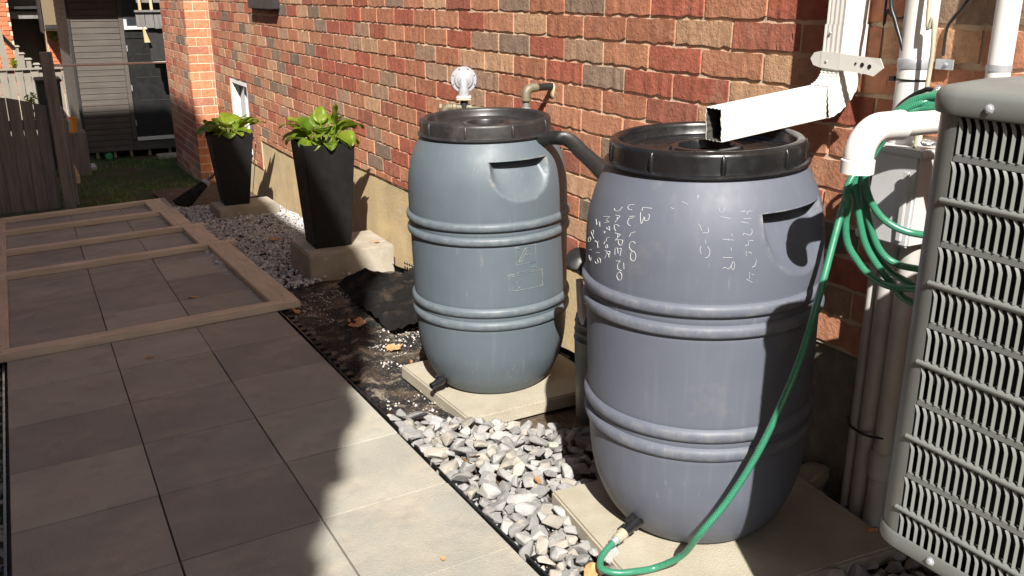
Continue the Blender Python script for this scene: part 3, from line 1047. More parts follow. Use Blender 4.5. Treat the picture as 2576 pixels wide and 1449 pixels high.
EMB = [[[-98.5,580],[-97.9,584],[-84.4,583],[-83.2,579],[-83.1,496],[-83.9,491],[-97.4,492],[-98.5,496],[-98.5,580]],[[-103.9,480],[-103.0,485],[-78.7,484],[-77.5,479],[-77.2,428],[-78.3,424],[-102.7,425],[-103.8,429],[-103.9,480]],[[-96.5,531],[-94.3,552],[-92.5,571],[-91.2,576],[-89.7,577],[-88.2,573],[-87.3,567],[-87.0,557],[-87.7,548]],[[-96.5,531],[-94.4,530],[-91.0,563]],[[-91.3,561],[-91.0,566],[-90.1,566],[-89.1,564],[-88.8,559],[-89.2,554],[-90.1,553],[-91.0,555],[-91.3,561]],[[-88.0,529],[-86.3,529]],[[-102.3,478],[-96.3,479]],[[-101.8,462],[-101.1,456],[-99.8,452]],[[-98.5,452],[-96.9,456],[-96.2,465]],[[-102.1,433],[-100.8,437],[-100.0,446],[-100.1,451]],[[-98.3,447],[-98.0,440],[-97.0,434],[-96.0,433]],[[-95.2,460],[-94.1,462],[-94.0,466]]]

# ================================================================== RAIN BARRELS
PROF = [(0, .2), (.008, .212), (.02, .222), (.05, .243), (.09, .262), (.14, .278), (.2, .287), (.26, .291), (.283, .292), (.36, .294), (.45, .295), (.57, .296), (.59, .296), (.67, .298), (.72, .298), (.77, .296), (.82, .289), (.87, .274), (.91, .255), (.94, .238)]


def prof(z):
    z = min(max(z, 0), .94)
    for i in range(len(PROF) - 1):
        (a, ra), (b, rb) = PROF[i], PROF[i + 1]
        if z <= b:
            t = (z - a) / (b - a)
            m0 = (PROF[i + 1][1] - PROF[max(i - 1, 0)][1]) / (PROF[i + 1][0] - PROF[max(i - 1, 0)][0] + 1e-9) if i else (rb - ra) / (b - a)
            m1 = (PROF[min(i + 2, len(PROF) - 1)][1] - ra) / (PROF[min(i + 2, len(PROF) - 1)][0] - a)
            h = b - a
            return (2 * t ** 3 - 3 * t * t + 1) * ra + (t ** 3 - 2 * t * t + t) * h * m0 + (-2 * t ** 3 + 3 * t * t) * rb + (t ** 3 - t * t) * h * m1
    return .238


RIBS = [.655, .605, .347, .298]


def body_r(th, z, handles, zt=.873, zb=.735):
    r = prof(z)
    for c in RIBS:
        d = (z - c) / .0155
        if abs(d) < 1:
            r = max(r, prof(c) + 0.011 * sqrt(1 - d * d) ** 0.9)
        elif abs(d) < 1.5:
            r -= 0.0012 * (1.5 - abs(d)) * 2
    for hc in handles:
        dx = ((th - hc + pi) % (2 * pi) - pi) * .285 / .122
        if abs(dx) < 1 and z < zt:
            zl = zt - (zt - zb) * sqrt(1 - dx * dx) ** 0.9
            if z > zl:
                s = (z - zl) / (zt - zl + 1e-6)
                side = min(1, (1 - abs(dx)) / .16)
                side = side * side * (3 - 2 * side)
                r -= .052 * s ** 0.85 * side
    return r


def barrel_body(handles, m, parent, zt, zb):
    zs = [0.0]
    z = 0
    while z < .938:
        z += .0045
        if not any(abs(z - q) < .004 for q in (zt,)): zs.append(z)
    zs += [zt - .003, zt - .0011, zt + .0002, zt + .002]
    zs = sorted(q for q in zs if q <= .94)
    n = 260
    mb = MB()
    rings = [[(0.002 * cos(2 * pi * j / n), 0.002 * sin(2 * pi * j / n), 0.0) for j in range(n)]]
    for z in zs:
        rings.append([(body_r(2 * pi * j / n, z, handles, zt, zb) * cos(2 * pi * j / n), body_r(2 * pi * j / n, z, handles, zt, zb) * sin(2 * pi * j / n), z) for j in range(n)])
    mb.quad_strip(rings, True)
    return mb.build('body', m, parent, smooth=48, fixn=False)


def barrel_lid(m, parent, rib0, nr=9):
    z = .936
    p = [(.212, z - .004), (.245, z - .001), (.2505, z + .002), (.2515, z + .0055), (.248, z + .009), (.2405, z + .0105), (.2395, z + .014), (.2385, z + .047), (.2365, z + .0525), (.232, z + .0565), (.2265, z + .0585), (.2205, z + .0580), (.2165, z + .055), (.2140, z + .048), (.2115, z + .031), (.2085, z + .0275), (.2040, z + .0265)]
    for rr in (.178, .150, .118):
        p += [(rr + .004, z + .0262), (rr + .0015, z + .0285), (rr - .0015, z + .0285), (rr - .004, z + .0262)]
    p += [(.0905, z + .0262), (.0885, z + .0300), (.0860, z + .0355), (.0800, z + .0370), (.0715, z + .0365), (.0690, z + .033), (.0680, z + .010), (.067, z - .03), (.001, z - .032)]
    mb = MB().lathe(p, 120)
    lid = mb.build('lid', m, parent, smooth=40, fixn=False)
    for k in range(nr):
        th = radians(rib0 + k * 360 / nr)
        M = Matrix.Rotation(th, 3, 'Z')
        q = [M @ Vector(v) for v in ((.2395, 0, z + .009), (.2405, 0, z + .022), (.2395, 0, z + .043), (.2368, 0, z + .0515))]
        MB().tube(q, lambda i, t: (.0062, .0068, .0062, .003)[i], 8).build('grip_rib', m, lid, smooth=60)
    return lid


def strokes(name, data, m, parent, r, n=5, lift=0.0006, z0=.028, zs=1.045):
    mb = MB()
    for st in data:
        if len(st) < 2: continue
        raw = [Vector((a if a < 0 else a - 360, (zz / 1000.0 + z0) / zs, 0)) for a, zz in st]
        if len(raw) >= 6:
            pts = catmull(raw, 5)
        else:
            pts = [raw[0]]
            for u_, v_ in zip(raw, raw[1:]):
                pts += [u_.lerp(v_, t_ / 4) for t_ in range(1, 5)]
        P = [Vector((cos(radians(p.x)) * (prof(p.y) + lift), sin(radians(p.x)) * (prof(p.y) + lift), p.y)) for p in pts]
        Q = [P[0]]
        for p in P[1:]:
            if (p - Q[-1]).length > 0.0008: Q.append(p)
        if len(Q) > 1: mb.tube(Q, r, n)
    return mb.build(name, m, parent, smooth=80)


def spigot(parent, th, z, lever=True):
    M = Matrix.Rotation(th, 3, 'Z') @ Matrix.Rotation(radians(90 + 10), 3, 'Y')
    c = Vector((cos(th) * (prof(z) - .004), sin(th) * (prof(z) - .004), z))
    mb = MB()
    mb.lathe([(.0, 0), (.017, 0), (.017, .006), (.0125, .007), (.0125, .018), (.0165, .019), (.0165, .034), (.0145, .036), (.0145, .048), (.0125, .05), (.0125, .072), (.0095, .073), (.0095, .06), (0, .06)], 18, c=c, M=M)
    s = mb.build('spigot', M_blackplastic, parent, smooth=35, fixn=False)
    mb = MB()
    t = c + M @ Vector((-.014, 0, .028))
    mb.tube([t, t + Vector((0, 0, 0)) + M @ Vector((-.012, 0.0, .0)), ], .006, 8)
    mb.obox(c + M @ Vector((-.028, 0, .034)), (.006, .012, .034), M)
    mb.build('valve_lever', M_blackplastic, s, bevel=0.001, segs=1)
    return c + M @ Vector((0, 0, .070)), M @ Vector((0, 0, 1))


nb = thing('rain_barrel', 'violet grey rain barrel with chalk writing, nearest, under the white downspout', 'rain barrel', (0, 0, 0), 'grey plastic rain barrels')
barrel_body([radians(-78), radians(102)], M_barrel_near, nb, .864, .715)
barrel_lid(M_lid_near, nb, -120.7)
strokes('chalk_writing', CHALK, M_chalk, nb, .0006)
tag(strokes('faded_chalk', FAINT, M_chalk_faint, nb, .00062), kind='stuff')
sp_p, sp_d = spigot(nb, radians(196), .060)
nb.location = (1.538, 1.759, .130)
nb.scale = (1, 1, 1.045)
nb.rotation_euler = (0, radians(-2.0), 0)
fb = thing('rain_barrel', 'blue grey rain barrel with moulded emblem, farther, below the gas regulator', 'rain barrel', (0, 0, 0), 'grey plastic rain barrels')
fbody = barrel_body([radians(-91), radians(89)], M_barrel_far, fb, .875, .738)
barrel_lid(M_lid_far, fb, -133.7)
em = strokes('emblem', EMB, M_barrel_far, fb, .0012, 6, 0.0002, .015, 1.03)
tag(em, 'moulded rounded plates with a looped letter and a wine glass mark')
mb = MB()
for (a, z) in ((-97.1, .577), (-84.9, .501)):
    mb.lathe([(.004, 0), (.0035, .002), (.001, .0033)], 8, c=(cos(radians(a)) * .2955, sin(radians(a)) * .2955, z), M=Matrix.Rotation(radians(a), 3, 'Z') @ Matrix.Rotation(radians(90), 3, 'Y'), cap1=True)
mb.build('rivet_mark', M_barrel_far, fb, smooth=60)
# moulded lettering under the emblem
tc = bpy.data.curves.new('lettering', 'FONT')
tc.body = 'PLASTIC CONTAINERS'
tc.size = 0.0075
tc.extrude = 0.0008
tc.align_x = 'CENTER'
to = bpy.data.objects.new('tmp', tc)
COL.objects.link(to)
dg = bpy.context.evaluated_depsgraph_get()
tm = bpy.data.meshes.new_from_object(to.evaluated_get(dg))
bpy.data.objects.remove(to)
for v in tm.vertices:
    a = radians(-90.6) + v.co.x / .296
    rr = .2958 + v.co.z
    v.co = (cos(a) * rr, sin(a) * rr, .5165 + v.co.y)
tm.materials.clear(); tm.materials.append(M_barrel_far)
link('lettering', tm, fb, Vector((0, 0, 0)))
spigot(fb, radians(193), .05)
fb.location = (1.555, 3.016, .053)
fb.scale = (1, 1, 1.03)
fb.rotation_euler = (0, radians(-1.5), 0)

# paving slabs under the barrels
for (c, zt, th, lab) in ((NEAR_PAD, .126, .052, 'worn tan concrete slab under the near violet grey barrel'), (FAR_PAD, .050, .056, 'tan concrete slab under the far blue grey barrel')):
    cx = sum(p[0] for p in c) / 4; cy = sum(p[1] for p in c) / 4
    m = MB()
    fz = lambda x, y: zt + .035 * (x - cx) - .02 * (y - cy)
    m.hexa([(x, y, fz(x, y) - th) for x, y in reversed(c)] + [(x, y, fz(x, y)) for x, y in reversed(c)])
    o = m.build('paving_slab', M_slab, None, bevel=0.006, segs=2)
    tag(o, lab, 'slab', 'concrete slabs under the barrels')
# stones packed under the slabs so that they rest on the bed
for i, (x, y, zt) in enumerate(((1.29, 1.95, .07), (1.3, 1.5, .07), (1.75, 1.42, .08), (1.8, 1.85, .08), (1.33, 3.2, -.012), (1.34, 2.78, -.012))):
    r = random.Random(i)
    s = 0.03
    o = put('stone', STONES[i], bed_o, (x, y, zt - s * 0.75), rot=(0, 0, i), scale=(s * 1.6, s * 1.4, s))
    o.color = stone_col(r)

# ------------------------------------------------------------------ corrugated overflow hose between the barrels
oh = thing('overflow_hose', 'black corrugated hose linking the tops of the two barrels', 'hose', (1.6, 2.5, 1.0))
pts = catmull([(1.60, 2.84, 1.005), (1.655, 2.76, 1.020), (1.672, 2.70, 1.024), (1.650, 2.61, 1.024), (1.60, 2.48, 1.018), (1.54, 2.31, 1.010), (1.47, 2.14, 1.005), (1.42, 2.02, 1.0)], 44)
MB().tube(pts[30:], lambda i, t: .0225 + (.0022 if (i % 4) < 2 else -.0010), 16).build('corrugated_tube', M_rubber, oh, smooth=30)
MB().tube(pts[:46], lambda i, t: .018 if i < 22 else .0245, 16).build('cuff', M_rubber, oh, smooth=50)

# ------------------------------------------------------------------ garden hose
gh = thing('garden_hose', 'green braided garden hose coiled on the wall and running to the near barrel', 'hose', (1.4, 1.5, .2))
HR = .0083
Mb = Matrix.Rotation(radians(-2.0), 3, 'Y')
tipw = Vector(nb.location) + Mb @ Vector((sp_p.x, sp_p.y, sp_p.z * 1.045))
tipd = (Mb @ sp_d).normalized()
tip0 = tipw + tipd * .012
run = [tuple(tip0), tuple(tip0 + tipd * .02), (1.172, 1.652, .154), (1.142, 1.634, .146), (1.128, 1.607, .140), (1.152, 1.578, .138), (1.198, 1.560, .138), (1.252, 1.548, .139), (1.290, 1.500, .190), (1.292, 1.445, .280), (1.349, 1.422, .365), (1.402, 1.398, .478), (1.439, 1.375, .601), (1.468, 1.358, .718), (1.503, 1.364, .814), (1.566, 1.400, .897), (1.628, 1.435, .988), (1.674, 1.458, 1.058), (1.707, 1.466, 1.109), (1.735, 1.452, 1.17), (1.76, 1.42, 1.235), (1.785, 1.375, 1.262), (1.805, 1.33, 1.268)]
MB().tube(catmull(run, 10), HR, 14, uvlen=1).build('hose_run', M_hose, gh, smooth=180, fixn=False)
LOOPS = [
    [(1.698, 1.431, 1.106), (1.699, 1.428, 1.081), (1.71, 1.416, 1.043), (1.728, 1.394, 1.009), (1.751, 1.364, .988), (1.776, 1.332, .98), (1.80, 1.27, .985), (1.82, 1.15, 1.03), (1.83, 1.08, 1.12), (1.82, 1.12, 1.22), (1.805, 1.25, 1.27), (1.80, 1.349, 1.276), (1.78, 1.376, 1.269), (1.762, 1.399, 1.254), (1.749, 1.416, 1.234), (1.733, 1.434, 1.189), (1.712, 1.44, 1.14)],
    [(1.659, 1.445, 1.082), (1.662, 1.441, 1.036), (1.662, 1.441, .99), (1.668, 1.434, .947), (1.683, 1.417, .912), (1.703, 1.393, .878), (1.731, 1.358, .856), (1.764, 1.315, .856), (1.80, 1.2, .88), (1.82, 1.08, .97), (1.83, 1.04, 1.1), (1.82, 1.12, 1.21), (1.803, 1.30, 1.255), (1.787, 1.368, 1.258), (1.77, 1.39, 1.249), (1.745, 1.418, 1.216), (1.70, 1.44, 1.14)],
    [(1.682, 1.448, 1.098), (1.688, 1.442, 1.05), (1.698, 1.43, .991), (1.709, 1.417, .943), (1.728, 1.394, .898), (1.754, 1.361, .852), (1.777, 1.331, .819), (1.81, 1.2, .80), (1.84, 1.06, .90), (1.845, 1.02, 1.08), (1.83, 1.1, 1.23), (1.81, 1.28, 1.28), (1.79, 1.36, 1.285), (1.765, 1.405, 1.26), (1.735, 1.435, 1.21), (1.705, 1.447, 1.15)],
    [(1.717, 1.452, 1.096), (1.722, 1.441, 1.031), (1.733, 1.428, .978), (1.748, 1.41, .93), (1.767, 1.386, .903), (1.795, 1.345, .893), (1.83, 1.2, .91), (1.85, 1.08, 1.0), (1.85, 1.06, 1.12), (1.84, 1.14, 1.24), (1.82, 1.3, 1.292), (1.795, 1.385, 1.28), (1.77, 1.42, 1.25), (1.74, 1.45, 1.18)],
    [(1.727, 1.47, 1.088), (1.732, 1.463, 1.039), (1.744, 1.449, .973), (1.757, 1.434, .92), (1.777, 1.409, .882), (1.80, 1.38, .858), (1.82, 1.33, .845), (1.85, 1.18, .86), (1.865, 1.05, .97), (1.865, 1.04, 1.1), (1.85, 1.14, 1.22), (1.825, 1.32, 1.27), (1.80, 1.40, 1.265), (1.77, 1.44, 1.2)],
]
for lp in LOOPS:
    MB().tube(catmull(lp, 8, closed=True), HR, 12, closed=True, uvlen=1).build('coil_loop', M_hose, gh, smooth=180, fixn=False)
d0 = (Vector(run[1]) - Vector(run[0])).normalized()
q = Vector(run[0])
MB().tube([q + d0 * .030, q + d0 * .012], .0102, 14).build('hose_cuff', M_galv, gh, smooth=40)
MB().tube([q + d0 * .014, q - d0 * .002, q - d0 * .004, q - d0 * .016], lambda i, t: (.0135, .0135, .0155, .0155)[i], 16).build('coupling', M_hosefit, gh, smooth=40)

# ------------------------------------------------------------------ white downspout
ds = thing('downspout', 'white aluminium downspout with elbow emptying over the near barrel', 'downspout', (1.93, 1.743, 1.2))
SW, SD = .029, .0415          # half width along y, half depth


def section(flute=True):
    pts = []
    def side(a, b, nfl):
        a, b = Vector(a), Vector(b)
        n = (b - a)
        nrm = Vector((n.y, -n.x)).normalized()
        out = []
        for i in range(nfl * 4):
            t = i / (nfl * 4)
            p = a + n * t
            if flute and 0.12 < t < 0.88 and (i % 4) in (1, 2): p = p - nrm * 0.0014
            out.append(p)
        return out
    c = [(-SW, -SD), (SW, -SD), (SW, SD), (-SW, SD)]
    for i, nf in enumerate((4, 5, 4, 5)):
        pts += side(c[i], c[(i + 1) % 4], nf)
    return pts


SEC = section()


def sweep(centres, dirs, sc=1.0):
    rings = []
    for k, (c, d) in enumerate(zip(centres, dirs)):
        c, d = Vector(c), Vector(d).normalized()
        ey = Vector((0, 1, 0))
        en = ey.cross(d).normalized()
        s = sc(k) if callable(sc) else sc
        rings.append([c + ey * (p.x * s) + en * (p.y * s) for p in SEC])
    return rings


YD = 1.743
mb = MB()
mb.quad_strip(sweep([(1.930, YD, 3.4), (1.930, YD, 2.4), (1.930, YD, 1.425)], [(0, 0, -1)] * 3, 1.0))
mb.build('vertical_pipe', M_white_metal, ds, smooth=30)
mb = MB()
mb.quad_strip(sweep([(1.930, YD, 1.426), (1.930, YD, 1.345)], [(0, 0, -1)] * 2, 1.07))
mb.build('sleeve', M_white_metal, ds, smooth=30)
cen, dr = [], []
A0, A1 = radians(-90), radians(-168)
Rr = .088
c0 = Vector((1.930 - Rr, YD, 1.320))
cen.append((1.930, YD, 1.352)); dr.append((0, 0, -1))
NE = 22
for i in range(NE + 1):
    a = (A1 - A0) * i / NE                       # turn from down to -x and slightly down
    p = c0 + Vector((Rr * cos(a), 0, Rr * sin(a)))
    cen.append(tuple(p)); dr.append((sin(a), 0, -cos(a)))
mb = MB()
mb.quad_strip(sweep(cen, dr, lambda k: 1.02 + (0.022 if k % 3 == 0 else (-0.020 if k % 3 == 1 else 0))))
mb.build('elbow', M_white_metal, ds, smooth=25)
e = Vector(cen[-1]); dd = Vector(dr[-1]).normalized()
mouth = Vector((1.508, YD, 1.196))
dd2 = (mouth - e).normalized()
mb = MB()
rg = sweep([e + dd2 * 0.004, e + (mouth - e) * .5, mouth], [dd2] * 3, 0.97)
for i, p in enumerate(rg[-1]):
    p += dd2 * (0.0025 * fbm((p.y * 40, p.z * 40, 0), 1.0))
mb.quad_strip(rg)
ol = mb.build('outlet', M_white_metal, ds, smooth=30, fixn=False)
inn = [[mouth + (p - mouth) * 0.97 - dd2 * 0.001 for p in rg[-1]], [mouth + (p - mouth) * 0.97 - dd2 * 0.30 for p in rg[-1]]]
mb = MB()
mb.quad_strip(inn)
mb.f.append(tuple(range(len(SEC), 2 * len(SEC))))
mb.build('outlet_shade', M_outlet_shade, ol, fixn=False)  # dark sleeve standing for the shade in the mouth
# strap
mb = MB()
zc = 1.338
mb.quad_strip([[(1.886, 1.7745, zc + .021), (1.886, 1.7115, zc + .018)], [(1.886, 1.7745, zc - .021), (1.886, 1.7115, zc - .023)]], closed=False)
mb.prism([(1.884, 1.776, zc + .021), (1.884, 1.80, zc + .016), (1.884, 1.812, zc + .0), (1.884, 1.80, zc - .016), (1.884, 1.776, zc - .021)], (.0015, 0, 0))
mb.prism([(1.8845, 1.776, zc + .021), (1.8845, 1.776, zc - .021), (1.8845, 1.711, zc - .024), (1.8845, 1.711, zc + .019)], (-.0015, 0, 0))
mb.prism([(1.8842, 1.712, zc + .018), (1.8842, 1.712, zc - .023), (1.888, 1.625, zc - .028), (1.890, 1.605, zc - .032), (1.892, 1.578, zc - .010), (1.890, 1.590, zc + .012), (1.888, 1.625, zc + .013)], (-.0015, 0, 0))
st = mb.build('strap', M_white_metal, ds)
for (y, z, r_) in ((1.660, zc - .004, .003), (1.640, zc - .006, .0055), (1.618, zc - .009, .0055)):
    MB().lathe([(.0005, 0), (r_, 0), (r_, .0012)], 12, c=(1.8845 + (1.66 - y) * .05, y, z), M=Matrix.Rotation(radians(-90), 3, 'Y')).build('strap_hole', M_dark, st)
for (x, y, z) in ((1.8835, 1.755, zc - .004), (1.884, 1.752, 1.405)):
    MB().lathe([(.004, 0), (.0038, .002), (.0015, .0032)], 10, c=(x, y, z), M=Matrix.Rotation(radians(-90), 3, 'Y'), cap1=True).build('rivet', M_galv, st, smooth=60)

# ------------------------------------------------------------------ vent pipes on the wall
p1 = thing('vent_pipe', 'thick white plastic pipe clamped to the wall right of the downspout', 'pipe', (1.932, 1.523, 1.15))
MB().tube([(1.932, 1.523, 1.14), (1.932, 1.523, 3.4)], .0385, 28).build('pipe', M_pvc, p1, smooth=40)
mb = MB().tube([(1.932, 1.523, 1.328), (1.932, 1.523, 1.331), (1.932, 1.523, 1.341), (1.932, 1.523, 1.351), (1.932, 1.523, 1.354)], lambda i, t: (.0388, .0408, .0398, .0408, .0388)[i], 28, cap=False)
mb.box((1.965, 1.445, 1.329), (1.969, 1.492, 1.353))
cl = mb.build('pipe_clamp', M_galv, p1, smooth=40)
MB().lathe([(.005, 0), (.005, .003), (.002, .0045)], 8, c=(1.964, 1.462, 1.341), M=Matrix.Rotation(radians(-90), 3, 'Y'), cap1=True).build('screw', M_galv, cl)
mb = MB().tube([(1.932, 1.523, 1.301), (1.932, 1.523, 1.306)], .0400, 28, cap=False)
mb.box((1.905, 1.556, 1.298), (1.925, 1.572, 1.309))
mb.build('cable_tie', M_rubber, p1, smooth=40)
p2 = thing('vent_pipe', 'thinner white plastic pipe on the wall behind the condenser', 'pipe', (1.935, 1.307, 1.2))
MB().tube([(1.935, 1.307, 1.10), (1.935, 1.307, 3.4)], .0255, 24).build('pipe', M_pvc, p2, smooth=40)
mb = MB().tube([(1.935, 1.307, 1.338), (1.935, 1.307, 1.352)], .027, 24, cap=False)
mb.box((1.966, 1.331, 1.339), (1.969, 1.352, 1.351))
mb.build('pipe_clamp', M_galv, p2, smooth=40)
# elbowed white drain pipe in front of the grey box
pv = thing('drain_pipe', 'white plastic pipe with a down turned elbow in front of the coiled hose', 'pipe', (1.5, 1.25, 1.18))
pts = [(1.978, 1.25, 1.247), (1.555, 1.25, 1.250)]
MB().tube(pts, .0242, 24).build('pipe', M_pvc, pv, smooth=40)
arc = [(1.565, 1.25, 1.250), (1.535, 1.25, 1.250)] + [(1.512 - .056 * sin(a), 1.25, 1.194 + .056 * cos(a)) for a in [radians(90) * i / 10 for i in range(11)]] + [(1.456, 1.25, 1.192)]
MB().tube(arc, lambda i, t: .0305 if (i < 1) else .029, 24, cap=False).build('elbow', M_pvc, pv, smooth=50)
MB().lathe([(.0265, .0), (.0325, .0), (.0325, .026), (.0300, .028), (.0265, .028), (.0262, .02), (.026, -.0)], 28, c=(1.456, 1.25, 1.163)).build('collar', M_pvc, pv, smooth=40, fixn=False)
MB().lathe([(.0002, .012), (.0262, .012)], 24, c=(1.456, 1.25, 1.163)).build('mouth', M_dark, pv)
# electrical box with conduits
eb = thing('electrical_box', 'grey plastic disconnect box behind the green hose coil', 'box', (1.90, 1.49, .92))
m = MB().hexa([(1.850, 1.415, .915), (1.968, 1.415, .915), (1.968, 1.555, .915), (1.850, 1.555, .915), (1.862, 1.420, 1.140), (1.968, 1.420, 1.140), (1.968, 1.550, 1.140), (1.862, 1.550, 1.140)])
m.build('cover', M_box, eb, bevel=.006)
m = MB().box((1.856, 1.410, 1.132), (1.97, 1.560, 1.150))
m.build('rain_lip', M_box, eb, bevel=.004)
m = MB().box((1.842, 1.43, .93), (1.8495, 1.445, 1.10))
m.build('hinge', M_box, eb, bevel=.002)
MB().lathe([(.0, 0), (.012, 0), (.012, .008), (.008, .012)], 14, c=(1.876, 1.575, .918), M=Matrix.Rotation(radians(-90), 3, 'Y'), cap1=True).build('knob', M_pvc, eb, smooth=50)
cd = [('slim grey conduit at the left of the wall conduits', .0135, 1.567, 1.936, .90, .02), ('wide grey conduit below the electrical box', .026, 1.520, 1.936, .905, .02), ('wide tan grey conduit with a collar beside the condenser', .0255, 1.462, 1.930, .91, .02)]
for i, (lab, r_, y, x, zt, zb2) in enumerate(cd):
    c = thing('conduit', lab, 'conduit', (x, y, zb2), 'conduits rising up the house wall')
    if i < 2:
        MB().tube([(x, y, zb2), (x, y, zt)], r_, 18).build('pipe', M_conduit, c, smooth=40)
    else:
        MB().tube([(x, y, .27), (x, y, zt)], r_, 18).build('pipe', M_conduit, c, smooth=40)
        MB().tube([(x, y, .25), (x, y, .255), (x, y, .325), (x, y, .33)], lambda k, t: (.027, .032, .032, .027)[k], 18).build('collar', M_conduit, c, smooth=40)
        MB().tube(catmull([(x, y, .255), (x, y, .2), (x - .01, y - .005, .13), (x - .03, y - .01, .05)], 6), .027, 18).build('bend', M_conduit, c, smooth=40)
ct = thing('cable_tie', 'black cable tie round the conduits near the ground', 'cable tie', (1.91, 1.53, .38))
MB().tube(catmull([(1.925, 1.588, .378), (1.905, 1.56, .372), (1.903, 1.52, .366), (1.90, 1.48, .372), (1.91, 1.45, .378)], 6), .004, 6).build('loop', M_rubber, ct)
# cables by the vent pipes
cb = tag(MB().tube(catmull([(1.94, 1.60, 2.2), (1.91, 1.595, 1.6), (1.9, 1.589, 1.486), (1.9, 1.569, 1.438), (1.9, 1.540, 1.381), (1.905, 1.531, 1.352), (1.92, 1.56, 1.30)], 8), .0055, 8).build('cable', M_rubber, None, smooth=60), 'thick black cable hanging between the downspout and vent pipe', 'cable')
cb = tag(MB().tube(catmull([(1.97, 1.655, 2.2), (1.95, 1.645, 1.486), (1.95, 1.637, 1.463), (1.95, 1.616, 1.445), (1.95, 1.587, 1.447), (1.95, 1.578, 1.467), (1.955, 1.585, 1.52), (1.975, 1.60, 2.2)], 8), .0032, 8).build('cable', M_rubber, None, smooth=60), 'thin black cable looping left of the white vent pipe', 'cable')
cb = tag(MB().tube(catmull([(1.91, 1.50, 2.2), (1.885, 1.469, 1.487), (1.885, 1.452, 1.447), (1.885, 1.444, 1.386), (1.888, 1.446, 1.332), (1.888, 1.448, 1.287), (1.89, 1.46, 1.15)], 8), .0055, 8).build('cable', M_cable_tan, None, smooth=60), 'tan cable running down the thick vent pipe', 'cable')
cb = tag(MB().tube(catmull([(1.972, 1.30, 1.68), (1.970, 1.434, 1.487), (1.970, 1.463, 1.45), (1.970, 1.478, 1.421), (1.970, 1.478, 1.36)], 8), .0035, 8).build('cable', M_rubber, None, smooth=60), 'thin black wire slanting across the bricks right of the vent pipe', 'cable')
cb = tag(MB().tube(catmull([(1.86, 1.515, 1.19), (1.85, 1.493, 1.239), (1.85, 1.462, 1.269), (1.85, 1.43, 1.287), (1.85, 1.401, 1.293), (1.86, 1.3, 1.28)], 8), .006, 8).build('cable', M_rubber, None, smooth=60), 'black cable curving over the green hose coil', 'cable')
fo = hull_mesh(77, 'foil_wrap', M_foil, 26, 0.9)
o = put('foil_wrap', fo, None, (1.85, 1.380, 1.291), scale=(.022, .030, .020))
tag(o, 'crumpled foil wrapped pipe end beside the condenser', 'foil')
o = put('foil_wrap', hull_mesh(78, 'foil_wrap', M_foil, 20, .8), None, (1.90, 1.43, 1.165), scale=(.02, .03, .012))
tag(o, 'crumpled foil on top of the grey electrical box', 'foil')

# ------------------------------------------------------------------ air conditioner condenser
AX, AY0, AY1, AX1, AZ0, AZ1, AR = 1.205, 0.16, .925, 1.905, .612, 1.352, .060
ac = thing('air_conditioner', 'dark grey outdoor condenser unit with louvred side at the right edge', 'air conditioner', (1.55, .55, .6))


def rrect(x0, y0, x1, y1, r, n=8):
    out = []
    for cx, cy, a0 in ((x1 - r, y1 - r, 0), (x0 + r, y1 - r, 90), (x0 + r, y0 + r, 180), (x1 - r, y0 + r, 270)):
        for i in range(n + 1):
            a = radians(a0 + 90 * i / n)
            out.append((cx + r * cos(a), cy + r * sin(a)))
    return out


def shell(prs, name, m, cap0=False, cap1=False, smooth=35):
    mb = MB()
    rings = [[(x, y, z) for x, y in rrect(AX - g_, AY0 - g_, AX1 + g_, AY1 + g_, max(AR + g_, .004))] for g_, z in prs]
    b = mb.quad_strip(rings, True)
    n = len(rings[0])
    if cap0: mb.f.append(tuple(b + i for i in reversed(range(n))))
    if cap1: mb.f.append(tuple(b + (len(rings) - 1) * n + i for i in range(n)))
    return mb.build(name, m, ac, smooth=smooth)


LY0, LY1 = AY0 + .055, .868          # louvred opening along y
shell([(-.03, AZ0 + .01), (-.03, AZ1)], 'coil_core', M_dark)
# corner posts and bands form the cabinet: rounded corners left as posts
mb = MB()
for sel in range(4):
    pass
full = rrect(AX, AY0, AX1, AY1, AR, 10)
n = len(full)
for (lo, hi) in ((0, 10), (11, 21), (22, 32), (33, 43)):
    seg = full[lo:hi + 1]
    rings = [[(x, y, z) for x, y in seg] for z in (AZ0 + .012, AZ1 + .004)]
    mb.quad_strip(rings, closed=False)
mb.quad_strip([[(AX1 - AR, AY1, z), (AX + AR, AY1, z)] for z in (AZ0 + .012, AZ1)], closed=False)
mb.quad_strip([[(AX1, AY0 + AR, z), (AX1, AY1 - AR, z)] for z in (AZ0 + .012, AZ1)], closed=False)
mb.quad_strip([[(AX1 - AR, AY0, z), (AX + AR, AY0, z)] for z in (AZ0 + .012, AZ1)], closed=False)
mb.build('cabinet', M_ac, ac, smooth=40)
shell([(-.02, AZ0 - .004), (.002, AZ0), (.0035, AZ0 + .004), (.0035, AZ0 + .024), (.001, AZ0 + .028)], 'base_pan', M_ac, cap0=True)
shell([(.002, AZ1 - .016), (.008, AZ1 - .018), (.010, AZ1 - .012), (.0095, AZ1 + .006), (.006, AZ1 + .014), (-.004, AZ1 + .0195), (-.055, AZ1 + .031), (-.25, AZ1 + .047)], 'top_cover', M_ac, cap1=True, smooth=50)
